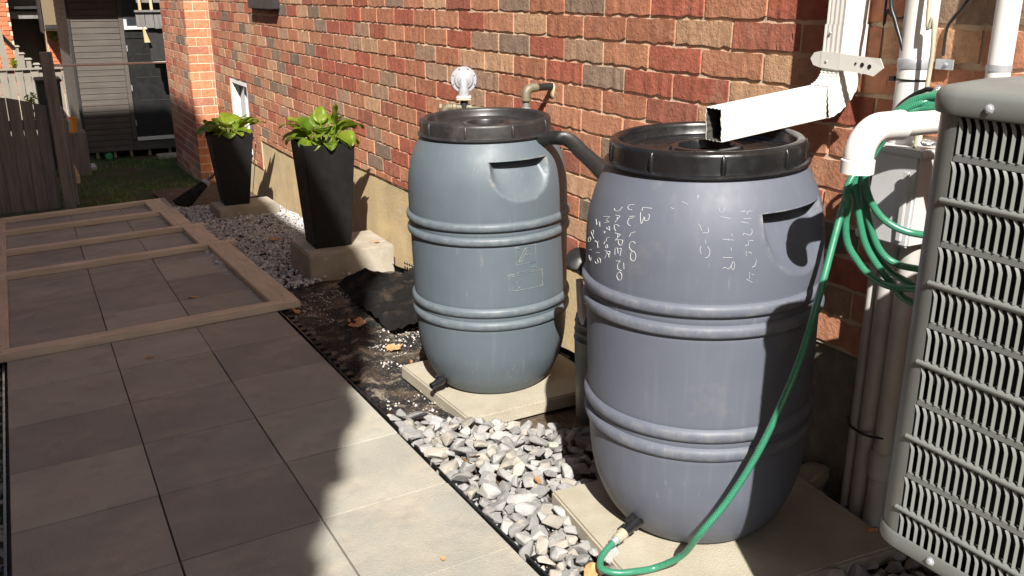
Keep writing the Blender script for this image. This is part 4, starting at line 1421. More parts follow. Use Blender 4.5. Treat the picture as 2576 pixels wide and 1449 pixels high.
# rows of louvres
NROW = 11
pitch = .0652
rowtop = 1.331
SH = .0535
mbb = MB()
for k in range(NROW + 1):
    z1 = rowtop - k * pitch + (pitch - SH)
    z0 = rowtop - k * pitch
    if k == 0: z1 = AZ1
    if k == NROW: z0, z1 = AZ0 + .02, rowtop - (NROW - 1) * pitch - SH
    mbb.box((AX + .001, LY0 - .02, z0), (AX + .010, AY1 - AR, z1))
mbb.box((AX + .001, LY1, AZ0 + .02), (AX + .0098, AY1 - AR + .001, AZ1))
mbb.build('louvre_panel', M_ac, ac, bevel=.0012, segs=1)
for k in range(1, NROW, 2):
    z = rowtop - (k + 1) * pitch + (pitch - SH) / 2
    rg = [[(AX + .002, y, z + .0055), (AX - .003, y, z + .003), (AX - .0035, y, z - .001), (AX + .002, y, z - .0055)] for y in (LY0 - .01, LY1 + .006)]
    mb = MB()
    mb.quad_strip(rg, closed=False)
    mb.build('bead_ridge', M_ac, ac, smooth=60)


def louvre():
    # one pressed fin: slanting strip whose top curls toward +y
    mb = MB()
    rings = []
    for i in range(9):
        t = i / 8
        z = -SH / 2 + SH * t
        cy = .006 * max(0, (t - .72) / .28) ** 1.6
        rings.append([(-.0008, cy + .0018, z), (-.0006, cy + .0026, z), (.0030, cy - .0013, z), (.0022, cy - .0020, z)])
    mb.quad_strip(rings, True)
    return mb.mesh('louvre', M_ac_louver, smooth=35)


LV = louvre()
SP = .01372
items = []
for k in range(NROW):
    zc2 = rowtop - k * pitch - SH / 2
    y = LY1 - .010
    while y > LY0:
        items.append((y, zc2))
        y -= SP
items.sort(key=lambda q: -q[0])
restl = MB()
cnt = 0
for (y, z) in items:
    if y > .60 and cnt < 290:
        put('louvre', LV, ac, (AX, y, z)); cnt += 1
    else:
        b = len(restl.v)
        restl.v.extend(Vector(v.co) + Vector((AX, y, z)) for v in LV.vertices)
        restl.f.extend(tuple(b + i for i in p.vertices) for p in LV.polygons)
o = restl.build('louvre', M_ac_louver, ac)
o['kind'] = 'stuff'
for (x, y, z) in ((AX - .009, .812, AZ1 - .004), (AX - .0035, .795, AZ0 + .015), (AX - .009, .45, AZ1 - .004)):
    MB().lathe([(.0075, 0), (.0075, .0012), (.0055, .002), (.005, .005), (.002, .006)], 8, c=(x, y, z), M=Matrix.Rotation(radians(-90), 3, 'Y'), cap1=True).build('screw', M_galv, ac)
# wall bracket carrying the unit
br = thing('wall_bracket', 'dark steel bracket holding the condenser off the wall', 'bracket', (1.9, .55, .6))
for y in (.30, .74):
    MB().box((1.26, y - .02, AZ0 - .045), (1.975, y + .02, AZ0 - .006)).build('arm', M_trim, br, bevel=.003)
    MB().box((1.955, y - .0199, .25), (1.976, y + .0199, AZ0 - .046)).build('upright', M_trim, br, bevel=.003)
    MB().tube([(1.35, y, AZ0 - .045), (1.965, y, .30)], .012, 8).build('strut', M_trim, br)
# copper coloured shard of flashing on the stones
sh2 = MB().hexa([(1.830, 1.415, .10), (1.870, 1.385, .105), (1.872, 1.387, .104), (1.832, 1.417, .099), (1.835, 1.405, .155), (1.862, 1.398, .150), (1.863, 1.399, .149), (1.836, 1.406, .154)])
M_copper = mat('copper_sheet', (0.70, 0.32, 0.16), 0.3, 0.1, 30, 0.2, 60, metal=0.6)
tag(sh2.build('metal_scrap', M_copper), 'small bent copper coloured scrap beneath the condenser', 'scrap')

# ------------------------------------------------------------------ gas regulator and gas pipe
gr_ = thing('gas_regulator', 'round grey gas regulator with rusty fittings on the wall behind the far barrel', 'gas regulator', (1.62, 3.33, 1.08))
Mv = Matrix.Rotation(radians(-116), 3, 'Z') @ Matrix.Rotation(radians(90), 3, 'Y')      # disc faces the path and camera
gc = Vector((1.600, 3.345, 1.176))
MB().lathe([(.0, -.016), (.049, -.016), (.052, -.012), (.052, -.002), (.050, .001), (.040, .0015), (.037, .006), (.033, .010), (.027, .011), (.024, .014), (.018, .0165), (.010, .018), (.0, .0185)], 40, c=gc, M=Mv).build('diaphragm', M_regul, gr_, smooth=35, fixn=False)
for k in range(8):
    a = 2 * pi * (k + .5) / 8
    MB().lathe([(.0026, 0), (.0026, .0018), (.001, .0024)], 6, c=gc + Mv @ Vector((.0450 * cos(a), .0450 * sin(a), .0012)), M=Mv, cap1=True).build('bolt', M_trim, gr_)
nrm = Mv @ Vector((0, 0, 1))
MB().tube([gc + nrm * .016 + Vector((0, 0, .002)), gc + nrm * .026 + Vector((0, 0, -.006)), gc + nrm * .028 + Vector((0, 0, -.02)), gc + nrm * .028 + Vector((0, 0, -.052))], lambda i, t: (.014, .0165, .0172, .018)[i], 20).build('vent_neck', M_regul, gr_, smooth=50)
MB().tube([gc + nrm * .028 + Vector((0, 0, -.034)), gc + nrm * .028 + Vector((0, 0, -.0585))], .0215, 20).build('neck_collar', M_regul, gr_, smooth=40)
mz = gc + nrm * .028 + Vector((0, 0, -.064))
MB().obox(mz, (.056, .056, .010), Matrix.Rotation(radians(-30), 3, 'Z')).build('flange', M_white_metal, gr_, bevel=.003)
MB().obox(mz + Vector((0, 0, -.008)), (.056, .056, .006), Matrix.Rotation(radians(-28), 3, 'Z')).build('gasket', M_sealant, gr_, bevel=.002)
MB().tube([mz + Vector((0, 0, -.01)), mz + Vector((0, 0, -.09))], .0155, 14).build('riser', M_trim, gr_, smooth=40)
rt2 = Vector((.895, -.446, 0))
cxy = mz + Vector((0, 0, -.040))
MB().tube([cxy + rt2 * .03, cxy - rt2 * .030, cxy - rt2 * .032, cxy - rt2 * .044, cxy - rt2 * .046, cxy - rt2 * .052], lambda i, t: (.013, .013, .021, .021, .016, .016)[i], 16).build('union_nut', M_brass, gr_, smooth=40)
el_ = [cxy - rt2 * .050, cxy - rt2 * .062, cxy - rt2 * .072 + Vector((0, 0, -.006)), cxy - rt2 * .076 + Vector((0, 0, -.018)), cxy - rt2 * .076 + Vector((0, 0, -.08))]
MB().tube(catmull(el_, 5), .0160, 16).build('elbow', M_brass, gr_, smooth=50)
MB().tube([cxy - rt2 * .088, cxy - rt2 * .098, cxy - rt2 * .1], lambda i, t: (.019, .019, .012)[i], 8).build('plug', M_brass, gr_, smooth=30)
MB().tube([cxy + rt2 * .02 + Vector((0, 0, -.012)), cxy + rt2 * .10 + Vector((0, 0, -.022))], .0195, 16).build('coupling', M_brass, gr_, smooth=40)
MB().tube([mz + Vector((0, 0, -.085)), mz + Vector((.05, .03, -.12)), Vector((1.985, 3.46, .93))], .013, 12).build('wall_pipe', M_conduit, gr_, smooth=40)
gp_ = thing('gas_pipe', 'gas pipe with elbow entering the brick wall right of the regulator', 'pipe', (1.86, 3.28, .9))
MB().tube(catmull([(1.86, 3.285, 1.128 + 0.0), (1.87, 3.285, 1.136), (1.90, 3.287, 1.138)], 4), .0175, 16).build('street_elbow', M_brass, gp_, smooth=50)
MB().tube(catmull([(1.850, 3.285, 1.085), (1.850, 3.285, 1.105), (1.853, 3.285, 1.122), (1.864, 3.285, 1.134), (1.882, 3.286, 1.138)], 5), lambda i, t: .0185, 18).build('elbow', M_brass, gp_, smooth=60)
MB().tube([(1.850, 3.285, 1.088), (1.850, 3.285, 1.095)], .0215, 18).build('elbow_band', M_brass, gp_, smooth=40)
MB().tube([(1.850, 3.285, 1.09), (1.850, 3.285, .60)], .0130, 16).build('riser', M_gaspipe, gp_, smooth=40)
MB().tube([(1.850, 3.285, 1.062), (1.850, 3.285, 1.058), (1.850, 3.285, 1.03), (1.850, 3.285, 1.0)], lambda i, t: (.0165, .0185, .0172, .0172)[i], 16).build('coupling', M_gaspipe, gp_, smooth=40)
MB().tube([(1.88, 3.286, 1.138), (1.905, 3.287, 1.138)], .0135, 14).build('nipple', M_brass, gp_, smooth=40)
MB().tube([(1.905, 3.287, 1.138), (2.0, 3.289, 1.139)], .0150, 14).build('taped_pipe', M_rubber, gp_, smooth=40)
mb = MB()
rg = []
for j in range(18):
    a = 2 * pi * j / 18
    rg.append(Vector((0, .022 * cos(a) * (1 + .2 * sin(3 * a)), -.014 + .036 * sin(a) * (1 + .12 * cos(2 * a)))))
mb.quad_strip([[Vector((1.9765, 3.292, 1.138)) + p for p in rg], [Vector((1.972, 3.292, 1.138)) + p * .75 for p in rg], [Vector((1.970, 3.292, 1.138)) + p * .3 for p in rg]])
mb.build('sealant', M_sealant, gp_, smooth=60)

# ------------------------------------------------------------------ watering can between the barrels
wc = thing('watering_can', 'dark grey watering can standing between the two barrels by the wall', 'watering can', (1.68, 2.43, .0))
wz = .075
mb = MB().lathe([(.0, wz), (.085, wz), (.090, wz + .01), (.098, wz + .2), (.102, wz + .30), (.1045, wz + .305), (.102, wz + .31), (.101, wz + .33), (.1035, wz + .335), (.101, wz + .34), (.100, wz + .36), (.1025, wz + .365), (.1, wz + .37), (.098, wz + .385), (.086, wz + .402), (.05, wz + .405)], 40, c=(1.68, 2.43, 0))
M_can = mat('can_plastic', (0.045, 0.055, 0.055), 0.45, 0.1, 10, 0.05, 90)
mb.build('body', M_can, wc, smooth=40, fixn=False)
MB().lathe([(.05, wz + .405), (.05, wz + .30), (.001, wz + .30)], 24, c=(1.68, 2.43, 0)).build('filler_opening', M_dark, wc, fixn=False)
MB().tube(catmull([(1.62, 2.40, .38), (1.590, 2.425, .47), (1.582, 2.430, .53), (1.577, 2.434, .60)], 6), lambda i, t: .018 - .006 * t, 14).build('spout', M_regul, wc, smooth=60)
ax = Vector((-.45, -.55, .70)).normalized()
Mr = ax.to_track_quat('Z', 'Y').to_matrix()
MB().lathe([(.011, -.085), (.012, -.06), (.022, -.03), (.040, -.002), (.0425, .002), (.0425, .008), (.040, .010), (.001, .014)], 28, c=(1.575, 2.437, .668), M=Mr).build('rose', M_rubber, wc, smooth=40, fixn=False)
MB().tube(catmull([(1.75, 2.50, wz + .38), (1.76, 2.51, wz + .46), (1.72, 2.45, wz + .50), (1.67, 2.40, wz + .44), (1.665, 2.395, wz + .40)], 6), .011, 10).build('handle', M_can, wc, smooth=60)

# ================================================================== PLANTERS
def leaf(parent, base, az, el, pet, L, W, droop, fold=0.25, m=None, roll=0.0, cup=0.0):
    """hosta leaf: petiole then an arching, ribbed, pointed blade"""
    d = Vector((cos(az), sin(az), 0))
    base = Vector(base)
    p = base.copy()
    ang = el
    pts = [p.copy()]
    for i in range(5):
        p = p + (d * cos(ang) + Vector((0, 0, 1)) * sin(ang)) * (pet / 5)
        ang -= droop * 0.06
        pts.append(p.copy())
    mb = MB()
    mb.tube(pts, lambda i, t: .006 - .002 * t, 6)
    nL, nW = 13, 9
    rows = []
    side0 = Vector((-sin(az), cos(az), 0))
    for i in range(nL):
        t = i / (nL - 1)
        if i:
            p = p + (d * cos(ang) + Vector((0, 0, 1)) * sin(ang)) * (L / (nL - 1))
            ang -= droop / (nL - 1)
        up = (Vector((0, 0, 1)) * cos(ang) - d * sin(ang))
        side = side0 * cos(roll) + up * sin(roll)
        upr = up * cos(roll) - side0 * sin(roll)
        w = W * max(0.0, (sin(pi * min(1, t ** 0.80)) ** 0.58)) if 0 < t < 1 else 0.003
        row = []
        for j in range(nW):
            s = (j / (nW - 1)) * 2 - 1
            rib = 0.0028 * cos(s * pi * 5) * min(1, w / 0.03)
            row.append(p + side * (s * w / 2) + upr * (fold * abs(s) * w / 2 + rib + cup * (1 - s * s) * 0.0) + upr * 0.004 * sin(t * 11 + s * 2))
        rows.append(row)
    mb.quad_strip(rows, closed=False)
    return mb.build('leaf', m or M_hosta, parent, smooth=180, fixn=False)


def camdir(phi):
    """azimuth of a direction phi degrees counter-clockwise from image right"""
    return radians(-28.5 + phi)


def hosta(lab, cx, cy, z, leaves):
    t = thing('hosta_plant', lab, 'plant', (cx, cy, z), 'hostas in the black planters')
    r = random.Random(int(cx * 1000))
    for (phi, el, pet, L, W, droop, off) in leaves:
        az = camdir(phi)
        b = (cx + off * cos(az) + r.uniform(-.01, .01), cy + off * sin(az) + r.uniform(-.01, .01), z)
        leaf(t, b, az, radians(el), pet * .68, L * .82, W * 1.12, radians(droop), r.uniform(.15, .4), roll=r.uniform(-.35, .35))
    for k in range(14):
        az = r.uniform(0, 2 * pi)
        leaf(t, (cx + .05 * cos(az), cy + .05 * sin(az), z), az, radians(r.uniform(45, 78)), r.uniform(.03, .12), r.uniform(.10, .16), r.uniform(.07, .12), radians(r.uniform(40, 110)), r.uniform(.15, .4), roll=r.uniform(-.4, .4))
    return t


def pot(lab, cx, cy, zb, zt, wb, wt, rot, soil=.03):
    t = thing('planter', lab, 'planter', (cx, cy, zb), 'tall black planters with hostas')
    R3 = Matrix.Rotation(radians(rot), 3, 'Z')

    def sq(w, z): return [Vector((cx, cy, z)) + R3 @ Vector(q) * (w / 2) for q in ((-1, -1, 0), (1, -1, 0), (1, 1, 0), (-1, 1, 0))]
    mb = MB()
    wi = wt - .024
    mb.quad_strip([sq(wb, zb), sq(wt, zt), sq(wi, zt), sq(wi * .97, zt - .06)])
    mb.f.append((3, 2, 1, 0))
    mb.build('pot', M_planter, t, bevel=.004, fixn=False)
    mb = MB()
    mb.v += sq(wi * .985, zt - soil)
    mb.f.append((0, 1, 2, 3))
    mb.build('potting_soil', M_soilpot, t)
    return t


pot('tall tapered black planter nearest the barrels on a thick concrete block', 1.602, 5.305, .048, .672, .222, .305, -1.5)
hosta('glossy green hosta with upright leaves in the planter nearest the barrels', 1.602, 5.305, .64, [
    (172, 50, .10, .19, .10, 75, .06), (150, 62, .10, .17, .12, 60, .05), (140, 45, .12, .16, .10, 80, .07),
    (118, 76, .15, .16, .09, 40, .03), (100, 80, .19, .15, .075, 35, .01), (78, 74, .20, .19, .11, 95, .02),
    (40, 70, .20, .20, .12, 110, .02), (18, 66, .16, .19, .10, 85, .04), (8, 76, .20, .14, .09, -15, .05),
    (-25, 60, .12, .16, .10, 110, .06), (-60, 58, .05, .12, .085, 100, .07), (-95, 60, .04, .11, .08, 100, .08),
    (-130, 60, .05, .12, .07, 90, .06), (-160, 55, .09, .15, .10, 90, .06), (-75, 74, .12, .13, .10, 60, .02),
    (60, 60, .10, .14, .10, 60, .05), (0, 55, .07, .12, .08, 60, .07), (165, 72, .14, .15, .12, 50, .03)])
pot('tall tapered black planter farther away in front of the brick pier', 1.560, 7.765, -.172, .422, .205, .335, -2)
hosta('light green hosta with a low rosette in the planter by the brick pier', 1.560, 7.765, .395, [
    (175, 45, .10, .18, .13, 75, .07), (150, 52, .11, .18, .14, 60, .06), (125, 60, .12, .17, .14, 50, .05),
    (95, 62, .13, .18, .15, 45, .04), (65, 62, .12, .18, .14, 50, .04), (38, 50, .12, .20, .11, 45, .06),
    (15, 42, .13, .20, .10, 40, .07), (-15, 45, .07, .15, .10, 70, .07), (-45, 52, .05, .14, .10, 80, .07),
    (-75, 52, .05, .14, .11, 90, .07), (-105, 50, .06, .15, .12, 85, .07), (-140, 48, .08, .18, .14, 80, .06),
    (-165, 50, .08, .18, .13, 80, .06), (100, 70, .12, .15, .10, 50, .02), (-90, 72, .10, .15, .12, 60, .02)])
for (x0, x1, y0, y1, z0, z1, rot, lab) in ((1.412, 1.942, 5.085, 5.50, -.14, .046, 0, 'thick stained concrete block under the nearer planter'), (1.375, 1.872, 7.52, 7.88, -.30, -.174, 2, 'low stained concrete block under the farther planter')):
    m = MB().box((x0, y0, z0), (x1, y1, z1))
    c = Vector(((x0 + x1) / 2, (y0 + y1) / 2, 0))
    R3 = Matrix.Rotation(radians(rot), 3, 'Z')
    m.v = [c + R3 @ (p - c) for p in m.v]
    tag(m.build('concrete_block', M_block, None, bevel=.008, segs=2), lab, 'block', 'concrete blocks under the planters')

# ------------------------------------------------------------------ broom leaning behind the far planter
bm_ = thing('broom', 'black broom with a pale cap leaning beside the far planter', 'broom', (1.2, 8.4, -.3))
a = Vector((1.205, 8.40, -.292)); b = Vector((1.455, 8.46, -.118)); c = Vector((1.95, 8.60, .24))
MB().tube([b, c], .011, 10).build('handle', M_rubber, bm_, smooth=50)
dn = (b - a).normalized(); sd_ = Vector((0.35, -.9, -.1)).normalized(); sd_ = (sd_ - dn * sd_.dot(dn)).normalized(); nn = dn.cross(sd_)
mb = MB()
mb.hexa([a - sd_ * .10 - nn * .03, a + sd_ * .12 - nn * .03, a + sd_ * .12 + nn * .02, a - sd_ * .10 + nn * .02, b - sd_ * .035 - nn * .018, b + sd_ * .035 - nn * .018, b + sd_ * .035 + nn * .018, b - sd_ * .035 + nn * .018])
mb.build('bristles', M_cloth, bm_, bevel=.004)
mb = MB().obox(b + dn * .005, (.085, .045, .045), Matrix((sd_, nn, dn)).transposed())
mb.build('cap', M_regul, bm_, bevel=.006)

# ------------------------------------------------------------------ timber frame lying on the path
tf = thing('timber_frame', 'ladder shaped frame of new lumber lying across the paved path', 'timber frame', (.5, 6.5, zpath(.5, 6.5)))
H2 = .038


def board(x0, x1, y0, y1, name, m, sk=0.0, h=H2, lift=.001):
    c = [(x0, y0), (x1, y0 + sk), (x1, y1 + sk), (x0, y1)]
    mb = MB().hexa([(x, y, zpath(x, y) + lift) for x, y in c] + [(x, y, zpath(x, y) + h + lift) for x, y in c])
    return mb.build(name, m, tf, bevel=.004, segs=2)


CR = [(-.42, 1.195, 4.525, 4.615), (-.42, 1.255, 6.305, 6.395), (-.42, 1.190, 7.105, 7.195), (-.42, 1.128, 7.945, 8.035), (-.42, 1.088, 8.605, 8.695)]
RIN = [1.058, 1.018, .972, .936]
knob = MB().lathe([(.0055, 0), (.0055, .001), (.002, .0012)], 8, cap1=True).mesh('screw', M_trim)
for i, (x0, x1, y0, y1) in enumerate(CR):
    board(x0, x1, y0, y1, 'cross_board', M_lumber_x)
    ends = [x1 - .07, -.20] + ([x1 - .025] if i else [])
    for xe in ends:
        put('screw', knob, tf, (xe, (y0 + y1) / 2 + .01, zpath(xe, (y0 + y1) / 2 + .01) + H2 + .0008))
for i in range(4):
    y0, y1 = CR[i][3] + .002, CR[i + 1][2] - .002
    board(RIN[i], RIN[i] + .140, y0, y1, 'side_board', M_lumber_y)
    board(-.305, -.165, y0, y1, 'side_board', M_lumber_y)
    for ye in (y0 + .06, y1 - .07):
        for xe in (RIN[i] + .08, -.2):
            put('screw', knob, tf, (xe, ye, zpath(xe, ye) + H2 + .0008))

# ------------------------------------------------------------------ fallen leaves
def dead_leaf(loc, size, rot, m, lab, lobes=5, seed=0):
    r = random.Random(seed)
    mb = MB()
    n = 26
    ring = []
    for i in range(n):
        a = 2 * pi * i / n
        rr = (0.55 + 0.45 * abs(cos(a * lobes / 2))) * (1 + 0.15 * r.uniform(-1, 1)) if lobes else 0.8
        x, y = cos(a) * rr * size, sin(a) * rr * size * .62
        ring.append(Vector((x, y, size * (.18 * (x / size) ** 2 + .35 * (y / size) ** 2 + .08 * r.uniform(-1, 1)))))
    M = Matrix.Rotation(rot[2], 3, 'Z') @ Matrix.Rotation(rot[0], 3, 'X') @ Matrix.Rotation(rot[1], 3, 'Y')
    mb.v.append(Vector(loc))
    mb.v += [Vector(loc) + M @ (p * .5 - Vector((0, 0, p.z * .3))) for p in ring]
    mb.v += [Vector(loc) + M @ p for p in ring]
    for i in range(n):
        j = (i + 1) % n
        mb.f.append((0, 1 + i, 1 + j))
        mb.f.append((1 + i, 1 + n + i, 1 + n + j, 1 + j))
    zmin = min(v.z for v in mb.v)
    for v in mb.v: v.z += (loc[2] - zmin) * .8
    return tag(mb.build('fallen_leaf', m, None, smooth=180, fixn=False), lab, 'leaf', 'fallen dry leaves')


dead_leaf((1.36, 4.12, zbed(4.12) + .012), .075, (0.1, 0, 1.0), M_deadleaf, 'broad brown oak leaf on the shaded fabric', 5, 1)
dead_leaf((1.37, 3.66, zbed(3.66) + .012), .055, (0.2, .1, .3), M_deadleaf2, 'tan lobed leaf in sunlight left of the far barrel', 5, 2)
dead_leaf((1.352, 3.40, zbed(3.40) + .02), .028, (1.0, .3, .8), M_deadleaf, 'curled orange leaf touching the far barrel slab', 4, 3)
dead_leaf((1.115, 2.36, zbed(2.36) + .045), .035, (.9, .5, 1.2), M_deadleaf2, 'curled tan leaf on the pale stones between the barrels', 0, 4)
dead_leaf((1.25, 2.14, zbed(2.14) + .04), .030, (.6, .5, .4), M_deadleaf, 'small brown leaf on the stones left of the near barrel', 0, 5)
dead_leaf((1.165, 2.40, zbed(2.40) + .04), .024, (.5, .2, 2.4), M_deadleaf, 'small rust leaf wedged among the pale stones', 0, 12)
dead_leaf((1.115, 1.64, zbed(1.64) + .04), .040, (1.0, .2, .2), M_deadleaf2, 'curled leaf beneath the loop of the green hose', 0, 6)
dead_leaf((1.15, 4.46, zbed(4.46) + .02), .040, (.6, .4, .5), M_deadleaf, 'dark crumpled leaf by the corner of the timber frame', 4, 7)
dead_leaf((1.27, 4.58, zbed(4.58) + .02), .026, (.5, .1, 2), M_deadleaf, 'small rust leaf on fabric beside the timber frame corner', 4, 8)
dead_leaf((.394, 4.165, zpath(.394, 4.165) + .002), .026, (.1, .1, -.3), M_deadleaf2, 'slim tan leaf on the shaded pavers before the timber frame', 0, 9)
dead_leaf((.745, 5.10, zpath(.745, 5.1) + .002), .035, (.1, .2, .3), M_deadleaf2, 'pale leaf scrap on pavers inside the first frame bay', 3, 10)
dead_leaf((1.86, 5.16, .052), .022, (.2, .2, .3), M_deadleaf, 'brown leaf on the block under the nearer planter', 3, 11)
dead_leaf((1.52, 6.35, zbed(6.35) + .03), .05, (.3, .2, .3), M_deadleaf, 'rust leaf cluster on the gravel between the two planters', 5, 13)
dead_leaf((1.33, 5.35, zbed(5.35) + .03), .035, (.3, .2, 1.3), M_deadleaf2, 'tan leaf on the gravel left of the thick block', 4, 14)
dead_leaf((.84, 1.93, zpath(.84, 1.93) + .002), .016, (.1, .1, 1.3), M_deadleaf2, 'tiny tan leaf stem on the sunlit pavers', 0, 15)

# ------------------------------------------------------------------ fence gate across the path
fg = thing('fence_gate', 'dark weathered board fence gate at the far end of the path', 'fence', (0, 9.35, -.45))
for i in range(12):
    x0 = .300 - .1045 * (i + 1)
    x1 = x0 + .0985
    zt = .535 + .10 * min(1, (.30 - x0) / .35) ** 0.8
    zt2 = .535 + .10 * min(1, max(0, (.30 - x1)) / .35) ** 0.8
    r = random.Random(i)
    dy = r.uniform(-.004, .004)
    MB().hexa([(x0, 9.340 + dy, -.40), (x1, 9.340 + dy, -.40), (x1, 9.36 + dy, -.40), (x0, 9.36 + dy, -.40), (x0 + r.uniform(0, .002), 9.34 + dy, zt), (x1 - r.uniform(0, .003), 9.34 + dy, zt2), (x1, 9.36 + dy, zt2), (x0, 9.36 + dy, zt)]).build('board', M_fence, fg, bevel=.002, segs=1)
for z in (-.25, .33):
    MB().box((-.95, 9.362, z), (.30, 9.40, z + .09)).build('rail', M_fence, fg, bevel=.003, segs=1)
MB().hexa([(.318, 9.25, -.50), (.420, 9.25, -.50), (.420, 9.35, -.50), (.318, 9.35, -.50), (.306, 9.25, 1.012), (.404, 9.25, 1.012), (.404, 9.35, 1.012), (.306, 9.35, 1.012)]).build('post', M_fence, fg, bevel=.004, segs=1)
fg2 = thing('open_gate', 'open wooden gate edge seen end on behind the tall post', 'gate', (.45, 9.4, -.45))
for i in range(7):
    y0 = 9.42 + i * .13
    MB().box((.436, y0, -.40), (.456, y0 + .12, .40 + .06 * sin(i * .5))).build('board', M_fence, fg2, bevel=.002, segs=1)
for z in (-.2, .3):
    MB().box((.457, 9.42, z), (.49, 10.3, z + .08)).build('rail', M_newwood, fg2, bevel=.003, segs=1)
rod = thing('metal_rod', 'slim metal rod spanning from the tall fence post to the brick pier', 'rod', (1, 9.9, .85))
MB().tube([(.40, 9.30, .895), (1.0, 10.5, .811), (2.07, 12.54, .681)], .013, 10).build('bar', M_box, rod, smooth=50)

# ------------------------------------------------------------------ shed
sh_ = thing('shed', 'dark stained wooden garden shed with black panelled door', 'shed', (1.6, 13.6, -.5))
SX0, SX1, SY0, SY1 = .79, 2.9, 13.0, 15.6
MB().box((SX0 + .03, SY0 + .03, -.455), (SX1, SY1, 1.60)).build('wall', M_trim, sh_)
for i in range(27):
    z0 = -.465 + i * .0745
    lx = [(SX0 + .028, 1.378)] if i < 25 else [(SX0 + .028, 1.378)]
    for (x0, x1) in lx:
        MB().hexa([(x0, SY0 + .004, z0), (x1, SY0 + .004, z0), (x1, SY0 + .03, z0), (x0, SY0 + .03, z0), (x0, SY0 + .010, z0 + .0705), (x1, SY0 + .010, z0 + .0705), (x1, SY0 + .03, z0 + .0705), (x0, SY0 + .03, z0 + .0705)]).build('siding_board', M_siding, sh_, bevel=.002, segs=1)
    MB().hexa([(SX0 + .004, SY0 + .03, z0), (SX0 + .03, SY0 + .03, z0), (SX0 + .03, SY1, z0), (SX0 + .004, SY1, z0), (SX0 + .010, SY0 + .03, z0 + .0705), (SX0 + .03, SY0 + .03, z0 + .0705), (SX0 + .03, SY1, z0 + .0705), (SX0 + .010, SY1, z0 + .0705)]).build('siding_board', M_siding, sh_, bevel=.002, segs=1)
MB().box((SX0 - .004, SY0 - .006, -.468), (SX0 + .027, SY0 + .029, 1.60)).build('corner_trim', M_trim, sh_, bevel=.002, segs=1)
MB().box((1.380, SY0 - .010, -.33), (1.432, SY0 + .03, 1.60)).build('door_casing', M_siding, sh_, bevel=.002, segs=1)
MB().box((1.380, SY0 - .002, -.467), (2.9, SY0 + .03, -.345)).build('base_board', M_siding, sh_, bevel=.002, segs=1)
dr_ = MB().box((1.436, SY0 + .012, -.295), (2.36, SY0 + .05, .955)).build('door', M_door, sh_)
for z in (.752, .462, .165, -.125):
    MB().box((1.522, SY0 + .008, z), (2.27, SY0 + .0118, z + .010)).build('door_groove', M_trim, dr_)
for z in (.80, .30, -.15):
    MB().box((1.437, SY0 + .002, z), (1.447, SY0 + .0115, z + .075)).build('hinge', M_galv, dr_)
MB().box((1.433, SY0 - .03, -.343), (2.40, SY0 + .03, -.298)).build('threshold', M_white_metal, sh_, bevel=.003, segs=1)
w_ = MB().box((1.436, SY0 + .004, 1.085), (1.92, SY0 + .05, 1.225)).build('window', M_box, sh_)
MB().box((1.475, SY0 + .000, 1.115), (1.88, SY0 + .0035, 1.20)).build('pane', M_glass, w_)
MB().box((1.436, SY0 - .03, 1.070), (2.0, SY0 + .003, 1.0845)).build('sill', M_white_metal, w_)
MB().box((1.436, SY0 + .002, .96), (2.36, SY0 + .05, 1.07)).build('transom', M_door, sh_)
MB().hexa([(.42, SY0 - .38, 1.60), (3.2, SY0 - .38, 1.60), (3.2, SY1 + .3, 1.60), (.42, SY1 + .3, 1.60), (.42, SY0 - .38, 1.72), (3.2, SY0 - .38, 1.72), (3.2, SY1 + .3, 2.35), (.42, SY1 + .3, 2.35)]).build('roof', M_trim, sh_)
for x in (.92, 1.13, 1.33, 1.56, 1.82, 2.2, 2.6):
    MB().box((x, SY0 + .10, -.62), (x + .035, SY0 + .16, -.456)).build('foot', M_newwood, sh_)
MB().box((SX0 + .05, SY0 + .5, -.60), (2.8, SY0 + .55, -.457)).build('skirt', M_trim, sh_)
gpp = tag(MB().tube([(1.06, 13.0, -.52), (1.07, 13.35, -.53)], .045, 16).build('drain_pipe', M_greenpipe, None, smooth=50), 'short green plastic drain pipe under the shed', 'pipe')
for i, (x0, x1, y0, y1, z1, lab) in enumerate(((.60, .83, 12.05, 12.35, -.49, 'flat grey paving slab leaning on the lawn left of the shed'), (.56, .77, 12.25, 12.6, -.44, 'upper grey paving slab stacked beside the shed corner'))):
    tag(MB().box((x0, y0, z1 - .05), (x1, y1, z1)).build('paving_slab', M_box, None, bevel=.005), lab, 'slab')
o = put('foil_bag', hull_mesh(91, 'foil_bag', M_foil, 30, .8), None, (.70, 12.85, -.35), scale=(.11, .15, .10))
tag(o, 'crumpled silver tarp bundle at the foot of the shed', 'bundle')
tag(MB().box((1.62, 12.62, zground(12.7) - .02), (2.3, 12.82, zground(12.7) + .045)).build('step_stone', M_slab, None, bevel=.006), 'pale stone step on the grass below the shed door', 'step')
# orange tub and bin behind the gate
tag(MB().lathe([(.0, 0), (.07, 0), (.085, .15), (.09, .15), (.09, .16)], 16, c=(.585, 11.8, -.02)).build('orange_tub', M_orange, None, smooth=40), 'small orange tub glimpsed behind the open gate', 'tub')
tag(MB().box((.44, 11.65, -.55), (.74, 12.0, -.021)).build('wooden_crate', M_fence, None, bevel=.004), 'dark wooden crate behind the open gate', 'crate')
bn = thing('garbage_bin', 'dark wheeled bin standing behind the tall fence post', 'bin', (.44, 12.6, -.56))
MB().hexa([(.33, 12.4, -.56), (.56, 12.4, -.56), (.56, 12.8, -.56), (.33, 12.8, -.56), (.32, 12.36, .50), (.58, 12.36, .50), (.58, 12.84, .50), (.32, 12.84, .50)]).build('body', M_bin, bn, bevel=.01)
MB().box((.31, 12.33, .502), (.60, 12.86, .535)).build('lid', M_trim, bn, bevel=.01)

